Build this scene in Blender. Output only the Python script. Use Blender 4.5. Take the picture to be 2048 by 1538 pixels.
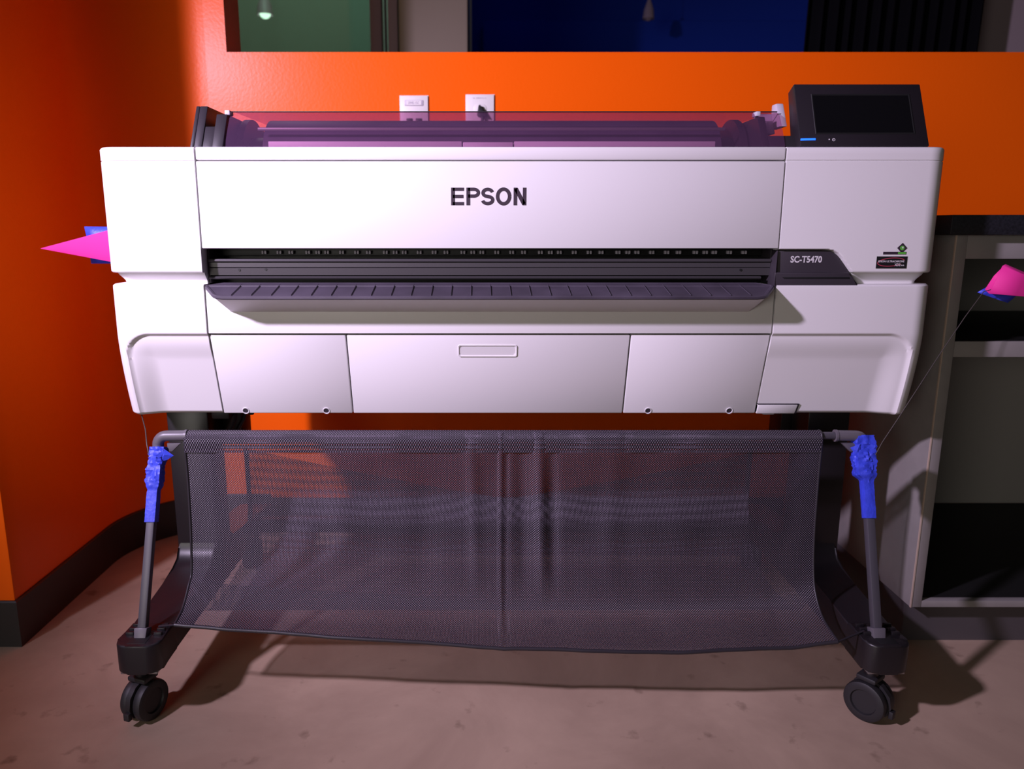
import bpy, bmesh, math, random
from mathutils import Vector, Matrix, noise

random.seed(7)
scene = bpy.context.scene
for o in list(bpy.data.objects):
    bpy.data.objects.remove(o, do_unlink=True)
COL = scene.collection
PI = math.pi

# ------------------------------------------------------------------ camera
cam_d = bpy.data.cameras.new('camera')
cam = bpy.data.objects.new('camera', cam_d)
COL.objects.link(cam)
cam.location = (0.0, -1.303, 0.844)
cam.rotation_euler = (math.radians(90 - 11.6), 0, 0)
cam_d.sensor_width = 36.0
cam_d.lens = 1515 / 2048 * 36.0
cam_d.shift_x = 64 / 2048
cam_d.clip_start = 0.02
cam_d.dof.use_dof = True
cam_d.dof.focus_distance = 1.27
cam_d.dof.aperture_fstop = 4.0
scene.camera = cam

# ------------------------------------------------------------------ world, lights, exposure
scene.view_settings.view_transform = 'Standard'
scene.view_settings.look = 'None'
scene.view_settings.gamma = 1.0
scene.view_settings.exposure = 0.0
scene.view_settings.use_curve_mapping = False

world = bpy.data.worlds.new('world')
scene.world = world
world.use_nodes = True
bg = world.node_tree.nodes['Background']
bg.inputs[0].default_value = (1.0, 0.86, 0.78, 1)
bg.inputs[1].default_value = 0.022


def add_light(name, kind, loc, target, power, color, size=0.2, **kw):
    d = bpy.data.lights.new(name, kind)
    d.energy = power
    d.color = color
    if kind == 'AREA':
        d.shape = 'DISK'
        d.size = size
    elif kind == 'SPOT':
        d.shadow_soft_size = size
    else:
        d.shadow_soft_size = size
    for k, v in kw.items():
        setattr(d, k, v)
    o = bpy.data.objects.new(name, d)
    COL.objects.link(o)
    o.location = loc
    if target is not None:
        o.rotation_euler = (Vector(target) - Vector(loc)).to_track_quat('-Z', 'Y').to_euler()
    return o


add_light('key_lamp', 'SPOT', (-1.39, -1.19, 1.65), (-0.32, -0.02, 1.04), 345.0, (0.86, 0.70, 1.0), 0.055, spot_size=math.radians(74), spot_blend=1.0)
# dim fill added far behind the camera to lift the shadows
add_light('fill_light', 'AREA', (-1.7, -3.5, 0.95), (0.1, 0.3, 0.7), 28.0, (1.0, 0.93, 0.86), 1.3)
# ceiling lamps of the neighbouring room, seen through the opening
add_light('blue_stage_light', 'AREA', (0.1, 3.3, 2.6), (0.2, 4.4, 1.8), 0.35, (0.05, 0.16, 1.0), 0.6)
add_light('neighbour_room_light', 'POINT', (-1.0, 2.2, 2.9), None, 34.0, (0.75, 1.0, 0.85), 0.15)

# ------------------------------------------------------------------ materials


def new_mat(name):
    m = bpy.data.materials.new(name)
    m.use_nodes = True
    return m, m.node_tree.nodes, m.node_tree.links, m.node_tree.nodes['Principled BSDF']


def mat(name, col, rough=0.5, metal=0.0, spec=0.5, bump=0.0, bscale=300.0, var=0.0, vscale=20.0, emit=None, estr=0.0, coat=0.0):
    m, N, L, b = new_mat(name)
    b.inputs['Base Color'].default_value = (*col, 1)
    b.inputs['Roughness'].default_value = rough
    b.inputs['Metallic'].default_value = metal
    b.inputs['Specular IOR Level'].default_value = spec
    b.inputs['Coat Weight'].default_value = coat
    tc = N.new('ShaderNodeTexCoord')
    if bump:
        n = N.new('ShaderNodeTexNoise')
        n.inputs['Scale'].default_value = bscale
        n.inputs['Detail'].default_value = 3
        L.new(tc.outputs['Object'], n.inputs['Vector'])
        bp = N.new('ShaderNodeBump')
        bp.inputs['Strength'].default_value = bump
        bp.inputs['Distance'].default_value = 0.001
        L.new(n.outputs['Fac'], bp.inputs['Height'])
        L.new(bp.outputs['Normal'], b.inputs['Normal'])
    if var:
        n = N.new('ShaderNodeTexNoise')
        n.inputs['Scale'].default_value = vscale
        n.inputs['Detail'].default_value = 5
        L.new(tc.outputs['Object'], n.inputs['Vector'])
        r = N.new('ShaderNodeMapRange')
        r.inputs['From Min'].default_value = 0.3
        r.inputs['From Max'].default_value = 0.7
        r.inputs['To Min'].default_value = 1 - var
        r.inputs['To Max'].default_value = 1 + var
        L.new(n.outputs['Fac'], r.inputs['Value'])
        mx = N.new('ShaderNodeMix')
        mx.data_type = 'RGBA'
        mx.blend_type = 'MULTIPLY'
        mx.inputs['Factor'].default_value = 1
        mx.inputs['A'].default_value = (*col, 1)
        L.new(r.outputs['Result'], mx.inputs['B'])
        L.new(mx.outputs['Result'], b.inputs['Base Color'])
    if emit:
        b.inputs['Emission Color'].default_value = (*emit, 1)
        b.inputs['Emission Strength'].default_value = estr
    return m


M = {}
M['white'] = mat('white_plastic', (0.73, 0.72, 0.72), 0.42, bump=0.05, bscale=900)
M['white2'] = mat('white_plastic_panel', (0.72, 0.71, 0.715), 0.45, bump=0.05, bscale=900)
M['dark'] = mat('dark_plastic', (0.022, 0.019, 0.024), 0.42, bump=0.15, bscale=1200)
M['black'] = mat('black_plastic', (0.008, 0.008, 0.009), 0.5)
M['tray'] = mat('charcoal_tray_plastic', (0.058, 0.048, 0.068), 0.5, bump=0.2, bscale=900, var=0.25, vscale=14)
M['badge'] = mat('charcoal_badge_plastic', (0.034, 0.028, 0.036), 0.5, spec=0.35, bump=0.15, bscale=1500)
M['panel'] = mat('control_panel_plastic', (0.015, 0.012, 0.016), 0.45, spec=0.35, bump=0.12, bscale=1500)
M['screen'] = mat('screen_glass', (0.004, 0.004, 0.005), 0.22, spec=0.3)
M['led'] = mat('blue_led', (0.02, 0.1, 0.9), 0.4, emit=(0.01, 0.11, 1.0), estr=2.2)
M['mark'] = mat('pale_print', (0.62, 0.6, 0.62), 0.6)
M['ink'] = mat('dark_ink', (0.035, 0.022, 0.035), 0.5)
M['metal'] = mat('guide_metal', (0.06, 0.056, 0.06), 0.45, metal=0.3, bump=0.05, bscale=400)
M['metal_lt'] = mat('bright_metal', (0.42, 0.42, 0.44), 0.3, metal=0.9)
M['roller'] = mat('roller_plastic', (0.5, 0.46, 0.54), 0.5)
M['stand'] = mat('stand_black_steel', (0.012, 0.010, 0.012), 0.36, bump=0.06, bscale=1500)
M['rod'] = mat('rod_grey_metal', (0.085, 0.08, 0.095), 0.4, metal=0.3)
M['elbow'] = mat('elbow_plastic', (0.11, 0.10, 0.115), 0.4, bump=0.05, bscale=900)
M['rubber'] = mat('caster_rubber', (0.014, 0.013, 0.015), 0.55)
M['plate'] = mat('outlet_plastic', (0.72, 0.70, 0.68), 0.4)
M['pink'] = mat('pink_paper', (0.80, 0.026, 0.30), 0.7, bump=0.05, bscale=200)
M['tape'] = mat('blue_tape', (0.035, 0.06, 0.62), 0.5, bump=0.5, bscale=260, var=0.12, vscale=60)
M['wire'] = mat('grey_wire', (0.07, 0.06, 0.055), 0.5, metal=0.2)
M['cab'] = mat('cabinet_laminate', (0.22, 0.205, 0.195), 0.5, var=0.05, vscale=30)
M['cab_back'] = mat('cabinet_back_panel', (0.29, 0.275, 0.25), 0.6)
M['toe'] = mat('shaded_toe_laminate', (0.07, 0.062, 0.066), 0.5)  # laminate darkened for the shade under the cabinet overhang
M['shelf_shade'] = mat('shaded_shelf_laminate', (0.012, 0.012, 0.012), 0.55, spec=0.2)  # boards coloured near-black to carry the shade inside the cabinet
M['edge'] = mat('cabinet_edge_band', (0.42, 0.33, 0.26), 0.5)
M['counter'] = mat('black_counter', (0.012, 0.012, 0.016), 0.35, var=0.4, vscale=200)
M['base'] = mat('baseboard_vinyl', (0.016, 0.013, 0.013), 0.5, bump=0.05, bscale=200)
M['roll'] = mat('media_roll_cover', (0.055, 0.045, 0.075), 0.5, var=0.35, vscale=9)
M['beige'] = mat('beige_pillar_paint', (0.34, 0.28, 0.22), 0.7)
M['mullion'] = mat('mauve_frame_paint', (0.33, 0.25, 0.30), 0.5)
M['greenwall'] = mat('grey_green_wall_paint', (0.20, 0.25, 0.22), 0.7)
M['bluewall'] = mat('blue_wall_paint', (0.015, 0.05, 0.45), 0.8, spec=0.1)
M['curtain'] = mat('black_curtain_cloth', (0.004, 0.004, 0.005), 0.95, spec=0.0)
M['greywall'] = mat('dark_grey_wall_paint', (0.25, 0.2, 0.215), 0.7)
M['lampglow'] = mat('lamp_glow', (0.9, 0.9, 0.85), 0.5, emit=(0.85, 1.0, 0.85), estr=1.6)
M['green'] = mat('green_print', (0.10, 0.42, 0.05), 0.5)
M['redink'] = mat('red_print', (0.45, 0.05, 0.09), 0.5)


def wall_mat():
    m, N, L, b = new_mat('orange_wall_paint')
    b.inputs['Base Color'].default_value = (0.88, 0.115, 0.002, 1)
    b.inputs['Roughness'].default_value = 0.3
    b.inputs['Specular IOR Level'].default_value = 0.14
    tc = N.new('ShaderNodeTexCoord')
    n = N.new('ShaderNodeTexNoise')
    n.inputs['Scale'].default_value = 130
    n.inputs['Detail'].default_value = 4
    L.new(tc.outputs['Object'], n.inputs['Vector'])
    bp = N.new('ShaderNodeBump')
    bp.inputs['Strength'].default_value = 0.12
    bp.inputs['Distance'].default_value = 0.002
    L.new(n.outputs['Fac'], bp.inputs['Height'])
    L.new(bp.outputs['Normal'], b.inputs['Normal'])
    return m


def floor_mat():
    m, N, L, b = new_mat('polished_concrete')
    tc = N.new('ShaderNodeTexCoord')
    n1 = N.new('ShaderNodeTexNoise')
    n1.inputs['Scale'].default_value = 3.2
    n1.inputs['Detail'].default_value = 9
    n1.inputs['Roughness'].default_value = 0.62
    n1.inputs['Distortion'].default_value = 0.6
    n2 = N.new('ShaderNodeTexNoise')
    n2.inputs['Scale'].default_value = 16
    n2.inputs['Detail'].default_value = 6
    n3 = N.new('ShaderNodeTexNoise')
    n3.inputs['Scale'].default_value = 240
    n3.inputs['Detail'].default_value = 2
    for n in (n1, n2, n3):
        L.new(tc.outputs['Object'], n.inputs['Vector'])
    cr = N.new('ShaderNodeValToRGB')
    cr.color_ramp.elements[0].position = 0.32
    cr.color_ramp.elements[0].color = (0.36, 0.255, 0.185, 1)
    cr.color_ramp.elements[1].position = 0.68
    cr.color_ramp.elements[1].color = (0.50, 0.365, 0.265, 1)
    L.new(n1.outputs['Fac'], cr.inputs['Fac'])
    # dark scuffs
    sc = N.new('ShaderNodeValToRGB')
    sc.color_ramp.elements[0].position = 0.27
    sc.color_ramp.elements[0].color = (0.45, 0.42, 0.4, 1)
    sc.color_ramp.elements[1].position = 0.37
    sc.color_ramp.elements[1].color = (1, 1, 1, 1)
    L.new(n2.outputs['Fac'], sc.inputs['Fac'])
    mx = N.new('ShaderNodeMix')
    mx.data_type = 'RGBA'
    mx.blend_type = 'MULTIPLY'
    mx.inputs['Factor'].default_value = 0.8
    L.new(cr.outputs['Color'], mx.inputs['A'])
    L.new(sc.outputs['Color'], mx.inputs['B'])
    L.new(mx.outputs['Result'], b.inputs['Base Color'])
    rr = N.new('ShaderNodeMapRange')
    rr.inputs['To Min'].default_value = 0.38
    rr.inputs['To Max'].default_value = 0.62
    L.new(n1.outputs['Fac'], rr.inputs['Value'])
    L.new(rr.outputs['Result'], b.inputs['Roughness'])
    b.inputs['Specular IOR Level'].default_value = 0.35
    bp = N.new('ShaderNodeBump')
    bp.inputs['Strength'].default_value = 0.06
    bp.inputs['Distance'].default_value = 0.001
    L.new(n3.outputs['Fac'], bp.inputs['Height'])
    L.new(bp.outputs['Normal'], b.inputs['Normal'])
    return m


def lid_mat():
    """tinted clear plastic: see-through with a reflective skin"""
    m, N, L, b = new_mat('smoked_clear_plastic')
    N.remove(b)
    out = N['Material Output']
    tr = N.new('ShaderNodeBsdfTransparent')
    tr.inputs['Color'].default_value = (0.74, 0.52, 0.64, 1)
    gl = N.new('ShaderNodeBsdfGlossy')
    gl.inputs['Color'].default_value = (0.95, 0.9, 1, 1)
    gl.inputs['Roughness'].default_value = 0.12
    df = N.new('ShaderNodeBsdfDiffuse')
    df.inputs['Color'].default_value = (0.34, 0.17, 0.38, 1)
    m1 = N.new('ShaderNodeMixShader')
    m1.inputs['Fac'].default_value = 0.11
    L.new(tr.outputs[0], m1.inputs[1])
    L.new(df.outputs[0], m1.inputs[2])
    m2 = N.new('ShaderNodeMixShader')
    m2.inputs['Fac'].default_value = 0.07
    L.new(m1.outputs[0], m2.inputs[1])
    L.new(gl.outputs[0], m2.inputs[2])
    L.new(m2.outputs[0], out.inputs['Surface'])
    return m


def mesh_fabric_mat(name='woven_mesh_fabric', dense=0.0):
    """open weave: threads on a fine grid with see-through holes, from UV in metres"""
    m, N, L, b = new_mat(name)
    uv = N.new('ShaderNodeUVMap')
    uv.uv_map = 'UVMap'
    sp = N.new('ShaderNodeSeparateXYZ')
    L.new(uv.outputs['UV'], sp.inputs[0])
    pitch = 0.0044

    def cosn(src, off=0.0):
        mu = N.new('ShaderNodeMath')
        mu.operation = 'MULTIPLY_ADD'
        mu.inputs[1].default_value = 2 * PI / pitch
        mu.inputs[2].default_value = off
        L.new(src, mu.inputs[0])
        co = N.new('ShaderNodeMath')
        co.operation = 'COSINE'
        L.new(mu.outputs[0], co.inputs[0])
        return co.outputs[0]
    a = cosn(sp.outputs['X'])
    c = cosn(sp.outputs['Y'])
    pr = N.new('ShaderNodeMath')
    pr.operation = 'MULTIPLY'
    L.new(a, pr.inputs[0])
    L.new(c, pr.inputs[1])
    # holes at the positive lobes of the product, knots at the negative ones
    hm = N.new('ShaderNodeMapRange')
    hm.inputs['From Min'].default_value = 0.15 + dense
    hm.inputs['From Max'].default_value = 0.24 + dense
    hm.inputs['To Min'].default_value = 1
    hm.inputs['To Max'].default_value = 0
    L.new(pr.outputs[0], hm.inputs['Value'])
    L.new(hm.outputs['Result'], b.inputs['Alpha'])
    km = N.new('ShaderNodeMapRange')
    km.inputs['From Min'].default_value = -0.3
    km.inputs['From Max'].default_value = -0.95
    L.new(pr.outputs[0], km.inputs['Value'])
    mx = N.new('ShaderNodeMix')
    mx.data_type = 'RGBA'
    mx.inputs['A'].default_value = (0.020, 0.017, 0.024, 1)
    mx.inputs['B'].default_value = (0.26, 0.21, 0.29, 1)  # knots painted pale for the highlights on the threads
    L.new(km.outputs['Result'], mx.inputs['Factor'])
    L.new(mx.outputs['Result'], b.inputs['Base Color'])
    b.inputs['Roughness'].default_value = 0.42
    b.inputs['Specular IOR Level'].default_value = 0.5
    bp = N.new('ShaderNodeBump')
    bp.inputs['Strength'].default_value = 0.7
    bp.inputs['Distance'].default_value = 0.0008
    bp.invert = True
    L.new(pr.outputs[0], bp.inputs['Height'])
    L.new(bp.outputs['Normal'], b.inputs['Normal'])
    return m


def glass_mat():
    m, N, L, b = new_mat('partition_glass')
    N.remove(b)
    out = N['Material Output']
    tr = N.new('ShaderNodeBsdfTransparent')
    tr.inputs['Color'].default_value = (0.8, 0.95, 0.88, 1)
    gl = N.new('ShaderNodeBsdfGlossy')
    gl.inputs['Roughness'].default_value = 0.05
    mx = N.new('ShaderNodeMixShader')
    mx.inputs['Fac'].default_value = 0.08
    L.new(tr.outputs[0], mx.inputs[1])
    L.new(gl.outputs[0], mx.inputs[2])
    L.new(mx.outputs[0], out.inputs['Surface'])
    return m


M['wall'] = wall_mat()
M['floor'] = floor_mat()
M['lid'] = lid_mat()
M['fabric'] = mesh_fabric_mat()
M['fabric_hem'] = mesh_fabric_mat('woven_mesh_hem', dense=0.35)
M['glass'] = glass_mat()

# ------------------------------------------------------------------ mesh helpers


def link(name, me, material, parent=None, smooth=True, angle=35):
    if material:
        me.materials.append(M[material] if isinstance(material, str) else material)
    if smooth:
        for p in me.polygons:
            p.use_smooth = True
        me.set_sharp_from_angle(angle=math.radians(angle))
    o = bpy.data.objects.new(name, me)
    COL.objects.link(o)
    if parent is not None:
        o.parent = parent
    return o


def from_bm(name, bm, material, parent=None, smooth=True, angle=35, recalc=True):
    if recalc:
        bmesh.ops.recalc_face_normals(bm, faces=bm.faces)
    me = bpy.data.meshes.new(name)
    bm.to_mesh(me)
    bm.free()
    return link(name, me, material, parent, smooth, angle)


def bm_hexa(bm, c, bevel=0.0, seg=2):
    """c: 8 corners, bottom ring 0-3 then top ring 4-7"""
    vs = [bm.verts.new(p) for p in c]
    fs = [bm.faces.new([vs[i] for i in f]) for f in
          ((0, 3, 2, 1), (4, 5, 6, 7), (0, 1, 5, 4), (1, 2, 6, 5), (2, 3, 7, 6), (3, 0, 4, 7))]
    if bevel:
        es = set(e for f in fs for e in f.edges)
        bmesh.ops.bevel(bm, geom=list(es), offset=bevel, segments=seg, affect='EDGES', profile=0.5)


def bm_box(bm, x0, x1, y0, y1, z0, z1, bevel=0.0, seg=2):
    bm_hexa(bm, [(x0, y0, z0), (x1, y0, z0), (x1, y1, z0), (x0, y1, z0),
                 (x0, y0, z1), (x1, y0, z1), (x1, y1, z1), (x0, y1, z1)], bevel, seg)


def box(name, x0, x1, y0, y1, z0, z1, material, parent=None, bevel=0.0, seg=2):
    bm = bmesh.new()
    bm_box(bm, x0, x1, y0, y1, z0, z1, bevel, seg)
    return from_bm(name, bm, material, parent)


def hexa(name, c, material, parent=None, bevel=0.0, seg=2):
    bm = bmesh.new()
    bm_hexa(bm, c, bevel, seg)
    return from_bm(name, bm, material, parent)


def bm_tube(bm, pts, r, seg=12, caps=True, squash=None):
    pts = [Vector(p) for p in pts]
    rings = []
    n = len(pts)
    prev = None
    for i, p in enumerate(pts):
        t = (pts[min(i + 1, n - 1)] - pts[max(i - 1, 0)]).normalized()
        ref = Vector((0, 0, 1)) if abs(t.z) < 0.9 else Vector((0, 1, 0))
        if prev is None:
            a = t.cross(ref).normalized()
        else:
            a = (prev - t * prev.dot(t)).normalized()
        prev = a
        b = t.cross(a)
        rr = r[i] if isinstance(r, (list, tuple)) else r
        rings.append([bm.verts.new(p + (a * math.cos(2 * PI * k / seg) + b * math.sin(2 * PI * k / seg)) * rr) for k in range(seg)])
    for i in range(n - 1):
        for k in range(seg):
            bm.faces.new((rings[i][k], rings[i][(k + 1) % seg], rings[i + 1][(k + 1) % seg], rings[i + 1][k]))
    if caps:
        bm.faces.new(rings[0][::-1])
        bm.faces.new(rings[-1])
    return rings


def tube(name, pts, r, material, parent=None, seg=12):
    bm = bmesh.new()
    bm_tube(bm, pts, r, seg)
    return from_bm(name, bm, material, parent, angle=50)


def prism(name, poly, axis, a, b, material, parent=None, bevel=0.0, seg=2, angle=35):
    """2D polygon swept along an axis. axis 'x': poly is (y,z); 'y': poly is (x,z); 'z': poly is (x,y)"""
    bm = bmesh.new()

    def P(p, t):
        return {'x': (t, p[0], p[1]), 'y': (p[0], t, p[1]), 'z': (p[0], p[1], t)}[axis]
    r0 = [bm.verts.new(P(p, a)) for p in poly]
    r1 = [bm.verts.new(P(p, b)) for p in poly]
    n = len(poly)
    f0 = bm.faces.new(r0)
    f1 = bm.faces.new(r1[::-1])
    for i in range(n):
        bm.faces.new((r0[i], r1[i], r1[(i + 1) % n], r0[(i + 1) % n]))
    if bevel:
        bmesh.ops.bevel(bm, geom=list(set(list(f0.edges) + list(f1.edges))), offset=bevel, segments=seg, affect='EDGES', profile=0.5)
    return from_bm(name, bm, material, parent, angle=angle)


def grid(name, rows, material, parent=None, uvs=None, closed=False, angle=40, caps=False):
    bm = bmesh.new()
    V = [[bm.verts.new(p) for p in r] for r in rows]
    lay = bm.loops.layers.uv.new('UVMap') if uvs else None
    nc = len(rows[0])
    for i in range(len(rows) - 1):
        for j in range(nc if closed else nc - 1):
            j2 = (j + 1) % nc
            f = bm.faces.new((V[i][j], V[i][j2], V[i + 1][j2], V[i + 1][j]))
            if lay:
                for lp, (a, b) in zip(f.loops, ((i, j), (i, j2), (i + 1, j2), (i + 1, j))):
                    lp[lay].uv = uvs[a][b]
    if caps:
        bm.faces.new(V[0][::-1])
        bm.faces.new(V[-1])
    return from_bm(name, bm, material, parent, angle=angle, recalc=caps or closed)


def empty(name, loc=(0, 0, 0)):
    o = bpy.data.objects.new(name, None)
    COL.objects.link(o)
    o.location = loc
    o.empty_display_size = 0.1
    return o


def tag(o, label=None, cat=None, group=None, kind=None):
    if label:
        o['label'] = label
    if cat:
        o['category'] = cat
    if group:
        o['group'] = group
    if kind:
        o['kind'] = kind
    return o


def reparent(o, parent):
    """parent while keeping the mesh in world coordinates"""
    o.parent = parent
    o.matrix_parent_inverse = Matrix.Translation(-Vector(parent.location))
    return o


def smooth01(t):
    t = max(0.0, min(1.0, t))
    return t * t * (3 - 2 * t)


def strokes_mesh(name, strokes, material, parent, place):
    """flat lettering from thick polylines; strokes: list of (points, width); place: 2D -> 3D, with thickness"""
    bm = bmesh.new()
    for pts, w in strokes:
        n = len(pts)
        L_, R_ = [], []
        for i in range(n):
            p = Vector(pts[i])
            if i == 0:
                d = Vector(pts[1]) - p
                d.normalize()
                nn = Vector((-d.y, d.x))
                k = 1
            elif i == n - 1:
                d = p - Vector(pts[i - 1])
                d.normalize()
                nn = Vector((-d.y, d.x))
                k = 1
            else:
                d1 = (p - Vector(pts[i - 1])).normalized()
                d2 = (Vector(pts[i + 1]) - p).normalized()
                nn = (Vector((-d1.y, d1.x)) + Vector((-d2.y, d2.x))).normalized()
                k = 1 / max(0.4, nn.dot(Vector((-d1.y, d1.x))))
            L_.append(p + nn * w * 0.5 * k)
            R_.append(p - nn * w * 0.5 * k)
        fl = [bm.verts.new(place(q.x, q.y, 0)) for q in L_]
        fr = [bm.verts.new(place(q.x, q.y, 0)) for q in R_]
        bl = [bm.verts.new(place(q.x, q.y, 1)) for q in L_]
        br = [bm.verts.new(place(q.x, q.y, 1)) for q in R_]
        for i in range(n - 1):
            bm.faces.new((fl[i], fl[i + 1], fr[i + 1], fr[i]))
            bm.faces.new((bl[i], br[i], br[i + 1], bl[i + 1]))
            bm.faces.new((fl[i], bl[i], bl[i + 1], fl[i + 1]))
            bm.faces.new((fr[i], fr[i + 1], br[i + 1], br[i]))
        bm.faces.new((fl[0], fr[0], br[0], bl[0]))
        bm.faces.new((fl[-1], bl[-1], br[-1], fr[-1]))
    return from_bm(name, bm, material, parent, smooth=False)


def arc(cx, cy, rx, ry, a0, a1, n=14):
    return [(cx + rx * math.cos(math.radians(a0 + (a1 - a0) * i / n)), cy + ry * math.sin(math.radians(a0 + (a1 - a0) * i / n))) for i in range(n + 1)]


def text(name, body, x0, x1, z0, z1, y, material, parent, offset=0.0, rotx=90):
    """raised lettering fitted into a rectangle of the XZ plane, facing -Y"""
    c = bpy.data.curves.new(name, 'FONT')
    c.body = body
    c.size = 1
    c.offset = offset
    c.extrude = 0.0
    c.resolution_u = 3
    tmp = bpy.data.objects.new('tmp_text', c)
    COL.objects.link(tmp)
    dg = bpy.context.evaluated_depsgraph_get()
    me = bpy.data.meshes.new_from_object(tmp.evaluated_get(dg))
    bpy.data.objects.remove(tmp, do_unlink=True)
    bpy.data.curves.remove(c)
    me.name = name
    me.materials.clear()
    xs = [v.co.x for v in me.vertices]
    ys = [v.co.y for v in me.vertices]
    sx = (x1 - x0) / (max(xs) - min(xs))
    sz = (z1 - z0) / (max(ys) - min(ys))
    mx, my = min(xs), min(ys)
    for v in me.vertices:
        v.co = Vector((x0 + (v.co.x - mx) * sx, y, z0 + (v.co.y - my) * sz))
    return link(name, me, material, parent, smooth=False)


# ------------------------------------------------------------------ the room
WY = 0.76          # face of the back wall
WX = -0.95         # face of the left wall
CR = 0.25          # radius of the cove between them
SILL = 1.286
JX = -0.6465       # left jamb of the opening

box('floor', -4, 5, -4, 6.5, -0.1, 0, 'floor')['kind'] = 'structure'


def cove_path():
    """plan line of the left wall: front return, long face, cove, stub of back wall"""
    p = [(-2.6, 0.124), (WX - 0.004, 0.124), (WX - 0.001, 0.125), (WX, 0.128)]
    for i in range(9):
        p.append((WX, 0.128 + (WY - CR - 0.128) * (i + 1) / 9))
    for i in range(1, 25):
        a = PI - PI / 2 * i / 24
        p.append((WX + CR + CR * math.cos(a), WY - CR + CR * math.sin(a)))
    return p


def wall_sheet(name, path, z0, z1, back, material, off=0.0):
    bm = bmesh.new()
    ring = path + back
    lo = [bm.verts.new((x, y, z0)) for x, y in ring]
    hi = [bm.verts.new((x, y, z1)) for x, y in ring]
    n = len(ring)
    bm.faces.new(lo[::-1])
    bm.faces.new(hi)
    for i in range(n):
        bm.faces.new((lo[i], lo[(i + 1) % n], hi[(i + 1) % n], hi[i]))
    return from_bm(name, bm, material, angle=30)


cp = cove_path()
o = wall_sheet('wall_left', cp, 0, 2.9, [(WX + CR, WY + 0.125), (-2.6, WY + 0.125)], 'wall')
tag(o, kind='structure')
bm = bmesh.new()
bm_box(bm, WX + CR, 4.2, WY, WY + 0.125, 0, SILL)
bm_box(bm, WX + CR, JX, WY, WY + 0.125, SILL, 2.9)
o = from_bm('wall_back', bm, 'wall')
tag(o, kind='structure')


def base_strip(path, t, h):
    """skirting that follows a wall line on its room side"""
    inner = []
    n = len(path)
    for i in range(n):
        a = Vector(path[max(i - 1, 0)])
        b = Vector(path[min(i + 1, n - 1)])
        d = (b - a).normalized()
        inner.append((path[i][0] + d.y * t, path[i][1] - d.x * t))
    return inner


bp_path = [(-2.6, 0.124), (WX - 0.03, 0.124), (WX, 0.124), (WX, 0.15)] + cp[4:] + [(-0.6, WY)]
inn = base_strip(bp_path, 0.006, 0.1)
inn[2] = (WX + 0.006, 0.118)
inn[3] = (WX + 0.006, 0.15)
bm = bmesh.new()
rows = []
for (x, y), (u, v) in zip(bp_path, inn):
    rows.append([bm.verts.new((x, y, 0)), bm.verts.new((u, v, 0)), bm.verts.new((u, v, 0.098)), bm.verts.new((u * 0.6 + x * 0.4, v * 0.6 + y * 0.4, 0.101)), bm.verts.new((x, y, 0.101))])
for i in range(len(rows) - 1):
    for j in range(5):
        j2 = (j + 1) % 5
        bm.faces.new((rows[i][j], rows[i][j2], rows[i + 1][j2], rows[i + 1][j]))
tag(from_bm('baseboard_left', bm, 'base'), kind='structure')
o = box('baseboard_back', -0.6, 0.87, WY - 0.006, WY, 0, 0.09, 'base', bevel=0.001)
tag(o, kind='structure')

# ---- beyond the opening
o = box('wall_far', -3.2, -0.06, 3.6, 3.7, 0, 3.1, 'greenwall')
tag(o, kind='structure')
o = box('wall_pillar', -0.305, -0.045, 1.75, 1.95, 0, 3.1, 'beige', bevel=0.01)
tag(o, kind='structure')
o = box('wall_stage', -0.06, 3.6, 4.4, 4.5, 0, 3.3, 'bluewall')
tag(o, kind='structure')
o = box('wall_light_baffle', -0.20, -0.14, 1.95, 4.4, 0, 3.1, 'beige')  # unseen wall added to keep the neighbouring lamp off the blue wall
tag(o, kind='structure')
gp = tag(empty('glazed_partition', (-1.2, 1.8, 0)), 'glazed partition with mauve posts beyond the orange wall opening', 'partition')
for x0, x1 in ((-0.417, -0.373), (-0.348, -0.312)):
    reparent(box('post', x0, x1, 1.78, 1.84, 0, 3.1, 'mullion', bevel=0.003), gp)
reparent(box('glazing_bead', -0.364, -0.358, 1.80, 1.83, 0, 3.1, 'metal'), gp)
reparent(box('pane', -2.6, -0.417, 1.80, 1.81, 0, 3.1, 'glass'), gp)

# hanging lamps added in place of lamp reflections in the glass
def pendant(x, y, z, label, r=0.045, glow='lampglow'):
    t = tag(empty('reflection_lamp', (x, y, z)), label, 'lamp', 'lamps standing in for reflections')
    bm = bmesh.new()
    prof = [(0.006, 0.12), (0.012, 0.10), (r * 0.5, 0.085), (r * 0.85, 0.05), (r, 0.0), (r * 0.95, 0.0), (r * 0.8, 0.045)]
    rings = [[bm.verts.new((x + a * math.cos(2 * PI * k / 16), y + a * math.sin(2 * PI * k / 16), z + b)) for k in range(16)] for a, b in prof]
    for i in range(len(rings) - 1):
        for k in range(16):
            bm.faces.new((rings[i][k], rings[i][(k + 1) % 16], rings[i + 1][(k + 1) % 16], rings[i + 1][k]))
    reparent(from_bm('shade', bm, 'mullion'), t)
    bm = bmesh.new()
    bmesh.ops.create_uvsphere(bm, u_segments=12, v_segments=8, radius=r * 0.7)
    bmesh.ops.translate(bm, verts=bm.verts, vec=(x, y, z + 0.012))
    reparent(from_bm('bulb', bm, glow), t)
    reparent(tube('cord', [(x, y, z + 0.11), (x, y, 3.1)], 0.002, 'black'), t)
    return t


pendant(-1.185, 3.2, 2.000, 'glowing lamp standing in for a lamp reflected in the grey-green pane')
pendant(1.0125, 3.6, 2.08, 'dim lamp standing in for a faint reflection before the dark blue wall', 0.035, glow='mullion')

# low platform front of the blue stage
o = box('wall_platform', 0.02, 2.4, 4.25, 4.4, 0, 2.238, 'bluewall', bevel=0.01)
tag(o, kind='structure')

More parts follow.
